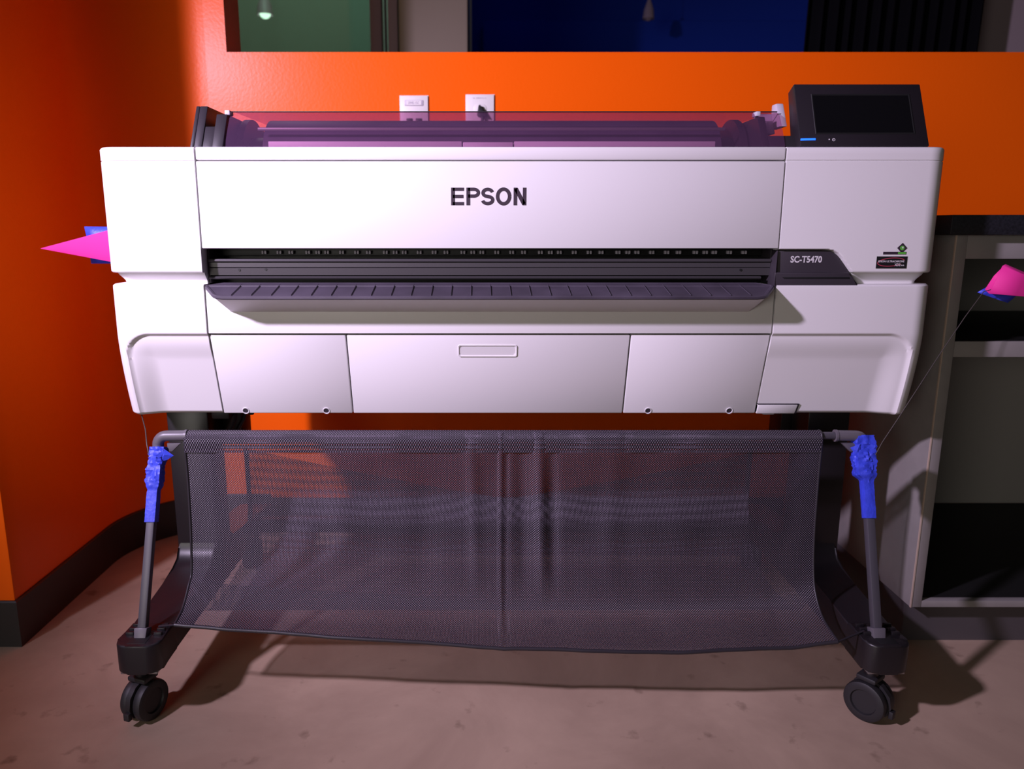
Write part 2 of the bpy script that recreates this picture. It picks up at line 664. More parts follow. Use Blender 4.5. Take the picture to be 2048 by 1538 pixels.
# curtain with pleats
rows, n = [], 120
for z in [0.05 + 3.1 * i / 12 for i in range(13)]:
    r = []
    for j in range(n + 1):
        x = 1.068 + 0.55 * j / n + 0.016 * (z - 1.4)
        r.append((x, 1.35 + 0.022 * math.sin(j * 0.62) + 0.008 * math.sin(j * 0.23 + 1), z))
    rows.append(r)
o = grid('curtain', rows, 'curtain')
sm = o.modifiers.new('thickness', 'SOLIDIFY')
sm.thickness = 0.004
tag(o, 'black pleated curtain hanging beyond the opening at right', 'curtain')
o = box('wall_side', 1.52, 3.2, 1.5, 1.6, 0, 3.1, 'greywall')
tag(o, kind='structure')

# ------------------------------------------------------------------ the cabinet
cab = tag(empty('open_cabinet', (1.4, 0.4, 0)), 'grey open-front cabinet with one shelf under black worktop', 'cabinet')
CX0, CX1, CF, CB = 0.872, 2.0, 0.11, 0.70


def cpart(name, *a, **k):
    return reparent(box(name, *a, **k), cab)


cpart('side_panel', CX0, CX0 + 0.022, CF, CB, 0.093, 0.833, 'cab', bevel=0.001)
cpart('edge_band', CX0 - 0.0008, CX0 + 0.0015, CF - 0.0012, CF + 0.002, 0.093, 0.833, 'edge')
cpart('side_panel', CX1 - 0.022, CX1, CF, CB, 0.093, 0.833, 'cab', bevel=0.001)
cpart('bottom_panel', CX0 + 0.022, CX1 - 0.022, CF + 0.016, CB - 0.03, 0.093, 0.1065, 'shelf_shade')
cpart('bottom_rail', CX0 + 0.022, CX1 - 0.022, CF, CF + 0.016, 0.093, 0.107, 'cab', bevel=0.001)
cpart('shelf', CX0 + 0.022, CX1 - 0.022, CF + 0.014, CB - 0.03, 0.606, 0.6355, 'shelf_shade')
cpart('shelf_rail', CX0 + 0.022, CX1 - 0.022, CF + 0.004, CF + 0.014, 0.606, 0.636, 'cab', bevel=0.001)
cpart('back_panel', CX0 + 0.022, CX1 - 0.022, CB - 0.03, CB - 0.015, 0.107, 0.80, 'cab_back')
cpart('top_rail', CX0 + 0.022, CX1 - 0.022, CF, CF + 0.02, 0.79, 0.833, 'cab', bevel=0.001)
cpart('toe_kick', CX0 + 0.01, CX1, CF + 0.035, CB, 0, 0.0925, 'toe')
o = box('worktop', 0.845, 2.1, 0.085, WY - 0.001, 0.8335, 0.869, 'counter', bevel=0.002)
tag(o, 'black worktop lying on the open grey cabinet', 'worktop')

# ------------------------------------------------------------------ wall plates
def wall_plate(x0, x1, ztop, label, kind):
    t = tag(empty('wall_plate', ((x0 + x1) / 2, WY, ztop - 0.06)), label, 'wall plate', 'wall plates above the printer')
    z0 = ztop - 0.117
    bm = bmesh.new()
    bm_hexa(bm, [(x0, WY - 0.002, z0), (x1, WY - 0.002, z0), (x1, WY, z0), (x0, WY, z0),
                 (x0, WY - 0.002, ztop), (x1, WY - 0.002, ztop), (x1, WY, ztop), (x0, WY, ztop)])
    bm_box(bm, x0 + 0.001, x1 - 0.001, WY - 0.0065, WY - 0.002, z0 + 0.001, ztop - 0.001, 0.002)
    reparent(from_bm('cover', bm, 'plate'), t)
    xm = (x0 + x1) / 2
    if kind == 'data':
        reparent(box('label_frame', xm - 0.024, xm + 0.024, WY - 0.0085, WY - 0.006, ztop - 0.026, ztop - 0.012, 'roller', bevel=0.001), t)
        reparent(box('label_card', xm - 0.019, xm + 0.019, WY - 0.0092, WY - 0.008, ztop - 0.0245, ztop - 0.0135, 'plate'), t)
        reparent(text('label_print', '2WE-15C', xm - 0.014, xm + 0.014, ztop - 0.022, ztop - 0.016, WY - 0.0094, 'mark2', None), t)
        for q in (-0.012, 0.012):
            reparent(box('jack', xm + q - 0.008, xm + q + 0.008, WY - 0.009, WY - 0.006, z0 + 0.045, z0 + 0.06, 'black', bevel=0.001), t)
    else:
        reparent(text('label_print', 'NL 249RPTY-12', xm - 0.018, xm + 0.016, ztop - 0.0115, ztop - 0.0085, WY - 0.0067, 'mark2', None), t)
        for q in (0.036, 0.082):
            reparent(prism('socket', arc(xm, ztop - q, 0.017, 0.014, 0, 345, 23), 'y', WY - 0.008, WY - 0.006, 'plate', bevel=0.0006), t)
    return t


M['mark2'] = mat('grey_print', (0.22, 0.17, 0.28), 0.6)
wall_plate(-0.2076, -0.1328, 1.181, 'white wall plate with a label window, left of the pair', 'data')
wall_plate(-0.0374, 0.0374, 1.1836, 'white socket plate with a black plug, right of the pair', 'power')
pl = tag(empty('power_plug', (0.002, WY - 0.02, 1.148)), 'black plug pushed into the right wall plate', 'plug')
hx = [(-0.008, WY - 0.030, 1.128), (0.016, WY - 0.030, 1.126), (0.016, WY - 0.0082, 1.126), (-0.006, WY - 0.0082, 1.128),
      (-0.004, WY - 0.024, 1.153), (0.000, WY - 0.024, 1.156), (0.000, WY - 0.0082, 1.156), (-0.003, WY - 0.0082, 1.153)]
reparent(hexa('body', hx, 'black', None, 0.0015), pl)
reparent(tube('cable', [(0.006, WY - 0.02, 1.129), (0.008, WY - 0.024, 1.09), (0.01, WY - 0.026, 0.9), (0.05, WY - 0.03, 0.6), (0.12, WY - 0.03, 0.42)], 0.004, 'black', None, 10), pl)

# ------------------------------------------------------------------ the printer
PX0, PX1 = -0.6405, 0.7815
SL, SR = -0.472, 0.5065
ZT, ZS, ZC, ZN, ZL, ZB, Z0 = 0.977, 0.955, 0.8117, 0.771, 0.751, 0.6655, 0.512
YB = 0.42
printer = tag(empty('large_format_printer', ((PX0 + PX1) / 2, 0.25, 0)),
              'white wide roll printer with black control panel on a wheeled stand', 'printer')
G = 0.0012
YLOW = 0.0515


def P(o):
    return reparent(o, printer)


def ylow(z):
    """face of the lower body leans back below the seam"""
    return 0.032 * max(0.0, (ZB - z) / (ZB - Z0)) ** 1.5


def end_cover(name, xin, xout, zs, yfun, inset, nfront, r=0.034, rfun=None):
    """one end of the body: front face, rounded corner and side, with an inset map on (arc length, z)"""
    sg = 1 if xout > xin else -1
    W_ = abs(xout - xin)
    rows = []
    for z in zs:
        yf = yfun(z)
        pts = []
        for i in range(nfront + 1):
            s = (W_ - r) * i / nfront
            pts.append((s, yf, 0.0, -1.0, s))
        for i in range(1, 15):
            a = PI / 2 * i / 14
            pts.append((W_ - r + r * math.sin(a), yf + r - r * math.cos(a), math.sin(a), -math.cos(a), W_ - r + r * a))
        for i in range(1, 6):
            y = yf + r + (YB - yf - r) * i / 5
            pts.append((W_, y, 1.0, 0.0, W_ - r + r * PI / 2 + (y - yf - r)))
        row = []
        for (s, y, nx, ny, al) in pts:
            d = inset(al, z)
            row.append((xin + sg * (s - nx * d), y - ny * d, z))
        row.append((xin, YB, z))
        rows.append(row)
    return grid(name, rows, 'white', None, closed=True, caps=True, angle=32)


def zlist(*segs):
    out = []
    for a, b, n in segs:
        for i in range(n):
            out.append(a + (b - a) * i / n)
    out.append(segs[-1][1])
    return out


# upper end covers: top strip groove, body, undercut neck
def upper_inset(al, z):
    d = 0.0
    d += 0.004 * max(0.0, 1 - (ZT - z) / 0.004) ** 2
    if abs(z - ZS) < 0.0012:
        d += 0.0016 * (1 - abs(z - ZS) / 0.0012)
    if z < ZN:
        d += 0.010 + 0.012 * smooth01((ZN - z) / (ZN - ZL) * 1.15)
    elif z < ZN + 0.003:
        d += 0.002 * (1 - (z - ZN) / 0.003) ** 2
    return d


zs_up = [ZT, ZT - 0.001, ZT - 0.002, ZT - 0.004, ZT - 0.012, ZS + 0.0012, ZS + 0.0004, ZS, ZS - 0.0004, ZS - 0.0012, ZS - 0.01] + \
    zlist((ZS - 0.02, ZN + 0.004, 8), (ZN + 0.003, ZN, 3)) + [ZN - 0.0003] + zlist((ZN - 0.003, ZL - 0.002, 10))
P(end_cover('end_cover', SL - G, PX0, zs_up, lambda z: 0.0, upper_inset, 30))

# recess of the dark badge in the right cover (polygon in x, z)
BADGE = [(SR - 0.01, 0.8095), (0.588, 0.8095), (0.5985, 0.8078), (0.6075, 0.803), (0.614, 0.7965), (0.6555, 0.7445), (SR - 0.01, 0.7445)]


def in_poly_dist(x, z, poly):
    """signed distance, positive inside"""
    inside = False
    dm = 9.0
    n = len(poly)
    for i in range(n):
        (x1, z1), (x2, z2) = poly[i], poly[(i + 1) % n]
        if (z1 > z) != (z2 > z) and x < (x2 - x1) * (z - z1) / (z2 - z1) + x1:
            inside = not inside
        dx, dz = x2 - x1, z2 - z1
        t = max(0, min(1, ((x - x1) * dx + (z - z1) * dz) / (dx * dx + dz * dz)))
        dm = min(dm, math.hypot(x - x1 - t * dx, z - z1 - t * dz))
    return dm if inside else -dm


def upper_inset_r(al, z):
    d = upper_inset(al, z)
    x = SR + G + al
    if z < 0.82 and x < 0.67:
        k = smooth01((in_poly_dist(x, z, BADGE) + 0.0016) / 0.0032)
        d = d * (1 - k) + 0.020 * k if z < ZN else d + 0.020 * k
    return d


zs_up_r = [ZT, ZT - 0.001, ZT - 0.002, ZT - 0.004, ZT - 0.012, ZS + 0.0012, ZS + 0.0004, ZS, ZS - 0.0004, ZS - 0.0012, ZS - 0.01] + \
    zlist((ZS - 0.02, 0.815, 6), (0.8145, ZN + 0.003, 26), (ZN + 0.003, ZN, 3)) + [ZN - 0.0003] + zlist((ZN - 0.002, ZL - 0.002, 14))
right_upper = P(end_cover('end_cover', SR + G, PX1, zs_up_r, lambda z: 0.0, upper_inset_r, 150))

# lower end covers with the arched inset
def arch_inset(smax):
    def f(al, z):
        d = 0.0
        e = ZL - z
        d += 0.004 * max(0.0, 1 - e / 0.004) ** 2
        # rounded inner corner
        R = 0.045
        sx, sz = smax - al, (ZB + 0.001) - z
        if sx < R and sz < R:
            dist = R - math.hypot(R - sx, R - sz)
        else:
            dist = min(sx, sz)
        d += 0.0060 * smooth01((dist + 0.001) / 0.007)
        if dist > 0:
            t_ = max(0.0, (ZB - z) / (ZB - Z0))
            d += (0.0455 * t_ - 0.032 * t_ ** 1.5) * smooth01(dist / 0.05)
        eb = z - Z0
        d += 0.006 * max(0.0, 1 - eb / 0.006) ** 2
        return d
    return f


zs_lo = [ZL, ZL - 0.0006, ZL - 0.0015, ZL - 0.003, ZL - 0.006] + zlist((ZL - 0.015, ZB + 0.006, 6), (ZB + 0.004, ZB - 0.012, 12), (ZB - 0.013, ZB - 0.05, 18), (ZB - 0.053, Z0 + 0.008, 22), (Z0 + 0.007, Z0, 7))
P(end_cover('lower_end_cover', SL - G, PX0, zs_lo, ylow, arch_inset(0.146), 64))
right_lower = P(end_cover('lower_end_cover', SR + G, PX1, zs_lo, ylow, arch_inset(0.248), 90))

# centre: top strip, front cover, lower band
P(box('top_strip', SL + G, SR - G, 0.0, 0.035, ZS + 0.0009, ZT, 'white', None, 0.0025))
fc = P(box('front_cover', SL + G, SR - G, 0.0, 0.030, ZC, ZS - 0.0009, 'white', None, 0.0016))
P(box('lower_band', SL + G, SR - G, 0.0015, 0.03, ZB + 0.001, 0.7440, 'white', None, 0.0012))
for xa, xb, nm in ((SL + G, -0.2335 - G, 'access_panel'), (-0.2335 + G, 0.2625 - G, 'access_panel'), (0.2625 + G, SR - G, 'access_panel')):
    zt = ZB - 0.0018
    yt, yb_ = 0.0060, YLOW
    c = [(xa, yb_, Z0), (xb, yb_, Z0), (xb, yb_ + 0.03, Z0), (xa, yb_ + 0.03, Z0),
         (xa, yt, zt), (xb, yt, zt), (xb, yt + 0.03, zt), (xa, yt + 0.03, zt)]
    pn = P(hexa(nm, c, 'white2', None, 0.0018))
    nrm = Vector((0, -(zt - Z0), -(yb_ - yt))).normalized()
    holes = []
    if xa < -0.3:
        holes = [-0.430, -0.282]
    elif xa > 0.2:
        holes = [0.3085, 0.4577]
    else:
        # recessed grip with a rim
        def onp(x, z, d):
            t = (zt - z) / (zt - Z0)
            return Vector((x, yt + (yb_ - yt) * t, z)) + nrm * d

        def rrect(x0, x1, z0, z1, r, n=5):
            q = []
            for cx_, cz_, a0 in ((x1 - r, z1 - r, 0), (x0 + r, z1 - r, 90), (x0 + r, z0 + r, 180), (x1 - r, z0 + r, 270)):
                for i in range(n + 1):
                    a = math.radians(a0 + 90 * i / n)
                    q.append((cx_ + r * math.cos(a), cz_ + r * math.sin(a)))
            return q
        rows = []
        for (g_, d_) in ((-0.0012, 0.0002), (-0.0008, 0.0014), (0.0006, 0.0014), (0.0016, 0.0003), (0.004, 0.0003)):
            rows.append([onp(x, z, d_) for x, z in rrect(-0.0375 + g_, 0.0642 - g_, 0.6243 + g_, 0.6445 - g_, 0.0035)])
        gm = grid('grip_rim', rows, 'white2', None, closed=True, caps=True)
        reparent(gm, printer)
        gm.parent = pn
        gm.matrix_parent_inverse = Matrix.Identity(4)
    for hxp in holes:
        zc = Z0 + 0.0055
        t = (zt - zc) / (zt - Z0)
        ctr = Vector((hxp, yt + (yb_ - yt) * t, zc))
        up = nrm.cross(Vector((1, 0, 0))).normalized()
        if up.z < 0:
            up = -up
        bm = bmesh.new()
        prof = [(0.0066, 0.0), (0.0064, 0.0009), (0.0052, 0.0009), (0.0048, 0.0), (0.0001, -0.0002)]
        rings = []
        for a, d_ in prof:
            rings.append([bm.verts.new(ctr + Vector((1, 0, 0)) * a * math.cos(2 * PI * k / 20) + up * a * math.sin(2 * PI * k / 20) + nrm * (d_ + 0.0002)) for k in range(20)])
        for i in range(len(rings) - 1):
            for k in range(20):
                bm.faces.new((rings[i][k], rings[i][(k + 1) % 20], rings[i + 1][(k + 1) % 20], rings[i + 1][k]))
        ho = from_bm('screw_hole', bm, 'white2', None)
        ho.data.materials.append(M['badge'])
        for p_ in ho.data.polygons:
            if (p_.center - ctr).length < 0.0040:
                p_.material_index = 1
        ho.parent = pn
        ho.matrix_parent_inverse = Matrix.Identity(4)

# small service flap low on the right end
c = []
flap = [(SR + G + 0.001, Z0), (0.5795, Z0), (0.5795, 0.5300), (SR + G + 0.001, 0.5300)]
for d_ in (-0.0085, -0.001):
    pass
zt_, y1_, y2_ = 0.5300, ylow(0.53), ylow(Z0)
cc = [(SR + G, y2_ + 0.0180, Z0 - 0.0006), (0.578, y2_ + 0.0180, Z0 - 0.0006), (0.578, y2_ + 0.035, Z0 - 0.0006), (SR + G, y2_ + 0.035, Z0 - 0.0006),
      (SR + G, y1_ + 0.0155, zt_), (0.580, y1_ + 0.0155, zt_), (0.580, y1_ + 0.035, zt_), (SR + G, y1_ + 0.035, zt_)]
P(hexa('service_flap', cc, 'white', None, 0.0016))
bm = bmesh.new()
bm_hexa(bm, [(SR + G, ylow(0.5305) + 0.0170, 0.5300), (0.582, ylow(0.5305) + 0.0170, 0.5300), (0.582, 0.08, 0.5300), (SR + G, 0.08, 0.5300),
             (SR + G, ylow(0.532) + 0.0170, 0.5318), (0.582, ylow(0.532) + 0.0170, 0.5318), (0.582, 0.08, 0.5318), (SR + G, 0.08, 0.5318)])
bm_hexa(bm, [(0.5795, y2_ + 0.0187, Z0), (0.5812, y2_ + 0.0187, Z0), (0.5812, 0.07, Z0), (0.5795, 0.07, Z0),
             (0.5805, y1_ + 0.0170, zt_), (0.5822, y1_ + 0.0170, zt_), (0.5822, 0.08, zt_), (0.5805, 0.08, zt_)])
P(from_bm('flap_gap', bm, 'dark'))

# dark core that shows in every joint and inside the slot
bm = bmesh.new()
bm_box(bm, SL - 0.1, SR + 0.2, 0.036, YB - 0.01, 0.815, ZT - 0.006)
bm_box(bm, SL - 0.1, SR + 0.2, 0.083, YB - 0.01, 0.74, 0.815)
bm_hexa(bm, [(SL - 0.1, 0.08, Z0 + 0.004), (SR + 0.2, 0.08, Z0 + 0.004), (SR + 0.2, YB - 0.02, Z0 + 0.004), (SL - 0.1, YB - 0.02, Z0 + 0.004),
             (SL - 0.1, 0.026, 0.74), (SR + 0.2, 0.026, 0.74), (SR + 0.2, YB - 0.02, 0.74), (SL - 0.1, YB - 0.02, 0.74)])
P(from_bm('inner_frame', bm, 'black'))

# paper slot: guide plates, rollers
gy = 0.024
P(prism('guide_rail', [(gy, 0.7935), (gy - 0.003, 0.7925), (gy - 0.004, 0.7905), (gy - 0.003, 0.7885), (gy, 0.7875), (gy + 0.03, 0.7875), (gy + 0.03, 0.7935)], 'x', SL + 0.003, SR - 0.004, 'metal_rail' if False else 'metal'))
gp_ = P(prism('guide_plate', [(gy, 0.787), (gy, 0.7795), (gy + 0.002, 0.7785), (gy, 0.7775), (gy + 0.001, 0.7655), (gy + 0.03, 0.7655), (gy + 0.03, 0.787)], 'x', SL + 0.003, SR - 0.004, 'metal'))
P(prism('guide_lip', [(gy - 0.004, 0.7635), (gy - 0.006, 0.7615), (gy - 0.004, 0.7590), (gy + 0.03, 0.7580), (gy + 0.03, 0.7635)], 'x', SL + 0.003, SR - 0.02, 'metal'))
for hx_, hz_ in ((-0.4175, 0.7745), (-0.3715, 0.7755), (0.452, 0.7745)):
    bm = bmesh.new()
    bmesh.ops.create_cone(bm, cap_ends=True, segments=14, radius1=0.0022, radius2=0.0022, depth=0.001)
    bmesh.ops.rotate(bm, verts=bm.verts, cent=(0, 0, 0), matrix=Matrix.Rotation(PI / 2, 3, 'X'))
    bmesh.ops.translate(bm, verts=bm.verts, vec=(hx_, gy - 0.0001, hz_))
    ho = from_bm('hole', bm, 'black', None)
    ho.parent = gp_
bm = bmesh.new()
bm_box(bm, 0, 0.0036, 0.058, 0.068, 0.8005, 0.8065, 0.0008)
bm_box(bm, 0.0050, 0.0086, 0.058, 0.068, 0.8005, 0.8065, 0.0008)
rol = P(from_bm('pinch_roller', bm, 'roller', None))
rx = SL + 0.085
k = 0
first = True
while rx < SR - 0.04:
    if first:
        o = rol
        first = False
    else:
        o = rol.copy()
        COL.objects.link(o)
    o.location = (rx - 0.0, 0, 0)
    k += 1
    rx += (0.0265, 0.0265, 0.021, 0.030, 0.0175, 0.016)[k % 6]
P(box('roller_beam', SL + 0.003, SR - 0.004, 0.066, 0.082, 0.797, 0.812, 'black', None, 0.001))

for xa in (SL + G - 0.0005, SR - G - 0.0025):
    P(box('slot_cheek', xa, xa + 0.003, 0.026, 0.083, 0.752, 0.8105, 'badge', None, 0.0005))
# output tray
tm = 0.0165
TB, TR_, TF = 0.463, 0.4865, 0.449      # half widths: rear, root, front
outline = [(-TB, 0.0185), (-TR_, 0.004), (-TR_ + 0.001, -0.004), (-TF - 0.010, -0.049), (-TF - 0.003, -0.056), (-TF + 0.010, -0.060)]
outline = outline + [(-x, y) for x, y in outline[::-1]]


def tray_z(y):
    if y > 0.02:
        return 0.7366 + 0.08 * 0.21 + (y - 0.02) * 0.1
    return 0.7366 + (y + 0.06) * 0.21


bm = bmesh.new()
lev = []
for (dz, ins) in ((-0.0062, 0.0012), (-0.0045, 0.0), (-0.0012, 0.0), (0.0, 0.0014), (0.0, 0.004), (-0.0009, 0.0052)):
    ring = []
    for x, y in outline:
        l = math.hypot(x, y - 0.0)
        ring.append(bm.verts.new((tm + x * (1 - ins / 0.46), y + (ins if y < 0 else -ins * 0.5), tray_z(y) + dz)))
    lev.append(ring)
n = len(outline)
for i in range(len(lev) - 1):
    for j in range(n):
        bm.faces.new((lev[i][j], lev[i][(j + 1) % n], lev[i + 1][(j + 1) % n], lev[i + 1][j]))
bm.faces.new(lev[0][::-1])
# top as strips front to rear, following the slope
fr, bk = lev[-1][n // 2 - 6:n // 2][::-1], lev[-1][n // 2:]
for i in range(5):
    bm.faces.new((lev[-1][i], lev[-1][i + 1], lev[-1][n - 2 - i], lev[-1][n - 1 - i]))
tray = P(from_bm('output_tray', bm, 'tray', None, angle=25))
rib = None
xr = tm - 0.4266
while xr < tm + 0.43:
    lo_y = -0.0525
    hi_y = 0.010
    if rib is None:
        bm = bmesh.new()
        w = 0.0006
        for ya, yb_ in ((lo_y, hi_y),):
            za, zb_ = tray_z(ya) - 0.0012, tray_z(yb_) - 0.0012
            bm_hexa(bm, [(-w, ya, za), (w, ya, za), (w, yb_, zb_), (-w, yb_, zb_),
                         (-w * 0.5, ya, za + 0.0012), (w * 0.5, ya, za + 0.0012), (w * 0.5, yb_, zb_ + 0.0012), (-w * 0.5, yb_, zb_ + 0.0012)])
        rib = from_bm('rib', bm, 'tray', None, smooth=False)
        o = rib
    else:
        o = rib.copy()
        COL.objects.link(o)
    o.location = (xr, 0, 0)
    o.parent = tray
    xr += 0.03292
# white apron under the tray
ap = [(-TR_ + 0.003, 0.003, 0.742), (-TF - 0.004, -0.0535, 0.7325), (-TF + 0.012, -0.0585, 0.7315)]
bm = bmesh.new()
top = [bm.verts.new((tm + x, y, z)) for x, y, z in ap] + [bm.verts.new((tm - x, y, z)) for x, y, z in ap[::-1]]
low = [bm.verts.new((tm + x, y, z)) for x, y, z in ((-TF - 0.002, 0.006, 0.7045), (-TF + 0.004, 0.0005, 0.7045), (-TF + 0.016, -0.001, 0.7045))] + \
      [bm.verts.new((tm - x, y, z)) for x, y, z in ((-TF + 0.016, -0.001, 0.7045), (-TF + 0.004, 0.0005, 0.7045), (-TF - 0.002, 0.006, 0.7045))]
for i in range(5):
    bm.faces.new((top[i], low[i], low[i + 1], top[i + 1]))
bm.faces.new(top[::-1])
bm.faces.new(low)
bm.faces.new((top[5], low[5], low[0], top[0]))
P(from_bm('tray_apron', bm, 'white2', None, angle=28))

# badge on the right end
bz = [(SR + 0.0005, 0.8085), (0.588, 0.8085), (0.5980, 0.8068), (0.6065, 0.8023), (0.613, 0.7958), (0.6365, 0.7660), (0.6535, 0.7462), (SR + 0.0005, 0.7462)]
bdg = P(prism('name_badge', bz, 'y', 0.0075, 0.028, 'badge', None, 0.0008))
# stepped lower half of the badge
st = prism('badge_step', [(SR - 0.003, 0.7715), (0.6295, 0.7715), (0.6320, 0.7690), (0.6345, 0.7625), (0.6500, 0.7462), (SR - 0.003, 0.7462)], 'y', 0.0015, 0.02, 'badge', None, 0.002, 3)
st.parent = bdg
st = prism('badge_groove', [(0.516, 0.7635), (0.6310, 0.7635), (0.6320, 0.7605), (0.520, 0.7605)], 'y', 0.0008, 0.003, 'black', None, 0.0006)
st.parent = bdg
st = hexa('badge_cheek', [(SR - 0.003, 0.0, 0.7462), (SR + 0.001, 0.0015, 0.7462), (SR + 0.001, 0.026, 0.7462), (SR - 0.006, 0.026, 0.7462),
                     (SR - 0.0005, 0.003, 0.8085), (SR + 0.001, 0.008, 0.8085), (SR + 0.001, 0.026, 0.8085), (SR - 0.002, 0.026, 0.8085)], 'badge', None, 0.0008)
st.parent = bdg
tx = text('model_lettering', 'SC-T5470', 0.5303, 0.5840, 0.7874, 0.7991, 0.0070, 'mark', None, offset=0.03)
tx.parent = bdg

# maker's lettering: drawn with thick strokes
H = 0.0286
lw = 0.0062
Lg = []


def S_(pts, w=lw):
    Lg.append(([(x, z) for x, z in pts], w))


x = 0.0
eW = 0.0215
S_([(x + lw / 2, 0), (x + lw / 2, H)])
for zc in (lw * 0.43, H / 2, H - lw * 0.43):
    S_([(x + lw * 0.5, zc), (x + (eW if zc != H / 2 else eW - 0.001), zc)], lw * 0.86)
x = 0.0255
S_([(x + lw / 2, 0), (x + lw / 2, H)])
rz = (H * 0.58 - lw * 0.9) / 2
zc = H - lw * 0.43 - rz
S_([(x + lw * 0.5, H - lw * 0.43), (x + 0.0120, H - lw * 0.43)] + arc(x + 0.0125, zc, 0.0075, rz, 88, -88, 12) + [(x + 0.0120, zc - rz), (x + lw * 0.5, zc - rz)], lw * 0.88)
x = 0.0495
sw = 0.0115
r1 = (H - lw * 0.9) / 4
S_(arc(x + sw, H - lw * 0.45 - r1, sw - lw / 2 - 0.0005, r1, 12, 90, 7) + arc(x + sw, H - lw * 0.45 - r1, sw - lw / 2 - 0.0006, r1, 98, 235, 9) +
   [(x + sw, H / 2)] + arc(x + sw, lw * 0.45 + r1, sw - lw / 2, r1, 55, -82, 9) + arc(x + sw, lw * 0.45 + r1, sw - lw / 2, r1, -90, -170, 7), lw * 0.9)
x = 0.0745
ow = 0.0262
S_(arc(x + ow / 2, H / 2, ow / 2 - lw / 2, H / 2 - lw * 0.40, 0, 360, 32), lw * 0.93)
x = 0.1045
nw = 0.0209
S_([(x + lw / 2 - 0.0003, 0), (x + lw / 2 - 0.0003, H)], lw * 0.95)
S_([(x + nw - lw / 2 + 0.0003, 0), (x + nw - lw / 2 + 0.0003, H)], lw * 0.95)
S_([(x + lw * 0.55, H - 0.0016), (x + nw - lw * 0.55, 0.0016)], lw * 1.05)
lg = strokes_mesh('logo_lettering', Lg, 'ink', None, lambda a, b, t: (-0.0483 + a, -0.0005 + 0.0004 * t, 0.8830 + b))
lg.parent = fc
lg.matrix_parent_inverse = Matrix.Translation(-Vector(fc.location))
tag(lg, 'dark plum maker lettering')

# stickers on the right end
stk = P(prism('eco_sticker', [(0.714, 0.8175), (0.7225, 0.8090), (0.714, 0.8005), (0.7055, 0.8090)], 'y', -0.0006, 0.001, 'ink', None))
stk.location.z += 0.0035
stk.location.x += 0.0008
q = prism('leaf_mark', arc(0.714, 0.8090, 0.0037, 0.0037, 0, 345, 23), 'y', -0.0009, 0.0, 'green', None)
q.parent = stk
q = prism('leaf_dot', arc(0.7146, 0.8098, 0.0014, 0.0016, 0, 330, 11), 'y', -0.0011, 0.0, 'mark', None)  # pale dot printed on the leaf
q.parent = stk
b2 = P(box('eco_bar', 0.6835, 0.7225, -0.0006, 0.001, 0.8018, 0.8062, 'ink', None))
q = box('green_end', 0.7085, 0.7218, -0.0008, 0.0, 0.8024, 0.8056, 'green', None)
q.parent = b2
P(box('eco_stem', 0.7125, 0.7165, -0.0005, 0.001, 0.8055, 0.8068, 'ink', None))
s2 = P(box('ink_sticker', 0.6735, 0.7255, -0.0006, 0.001, 0.7782, 0.7985, 'black', None))
q = text('sticker_print', 'EPSON ULTRACHROME', 0.6765, 0.7205, 0.7885, 0.7918, -0.0009, 'mark', None, offset=0.03)
q.parent = s2
q = text('sticker_print', 'XD2', 0.7045, 0.7145, 0.7822, 0.7868, -0.0009, 'mark', None, offset=0.03)
q.parent = s2
q = text('sticker_print', 'ink', 0.7155, 0.7215, 0.7824, 0.7850, -0.0009, 'mark', None, offset=0.02)
q.parent = s2
sw_ = arc(0.6985, 0.7890, 0.0228, 0.0068, 15, 320, 40)
sw_ = [(a + 0.12 * (b - 0.789), b + 0.06 * (a - 0.6985)) for a, b in sw_]
q = strokes_mesh('swoosh', [(sw_, 0.0011)], 'redink', None, lambda a, b, t: (a, -0.0008 + 0.0002 * t, b))
q.parent = s2
for q in bpy.data.objects:
    if q.parent in (stk,):
        pass

# ---- roll bay on top
# left bracket: slanted dark block with a cut-out
def slant(y0, z):
    return y0 + (z - ZT) * 0.62


zb_, zt_ = ZT - 0.004, 1.052
bm = bmesh.new()
def slab(bm, x0, x1, z0, z1, yfront, depth, bevel=0.0015):
    bm_hexa(bm, [(x0, yfront + (z0 - ZT) * 0.62, z0), (x1, yfront + (z0 - ZT) * 0.62, z0), (x1, depth, z0), (x0, depth, z0),
                 (x0, yfront + (z1 - ZT) * 0.62, z1), (x1, yfront + (z1 - ZT) * 0.62, z1), (x1, depth, z1), (x0, depth, z1)], bevel)


slab(bm, -0.4905, -0.484, zb_, zt_, 0.030, 0.40)
slab(bm, -0.484, -0.4705, zb_, zt_, 0.030, 0.40)
slab(bm, -0.4705, -0.450, zb_, 1.016, 0.032, 0.36)
slab(bm, -0.4705, -0.462, 1.016, 1.040, 0.14, 0.36)
slab(bm, -0.452, -0.4335, zb_, 1.037, 0.026, 0.30)
P(from_bm('roll_bracket', bm, 'dark', None))
P(box('hinge_cap', -0.4385, -0.4295, 0.064, 0.085, 1.036, 1.044, 'roller', None, 0.0015))


def flange(x0, x1, mat_, yc=0.175, zc=0.955, r=0.087):
    pts = arc(yc, zc, r, r, 0, 352.5, 47)
    return prism('roll_flange', pts, 'x', x0, x1, mat_, None, 0.003, 2)


P(flange(-0.432, -0.420, 'dark'))
P(prism('roll_core_end', arc(0.17, 0.955, 0.055, 0.055, 0, 350, 35), 'x', -0.420, -0.392, 'dark', None, 0.004))
P(prism('roll_core_end', arc(0.17, 0.955, 0.055, 0.055, 0, 350, 35), 'x', 0.430, 0.462, 'dark', None, 0.004))
P(flange(0.462, 0.474, 'dark'))
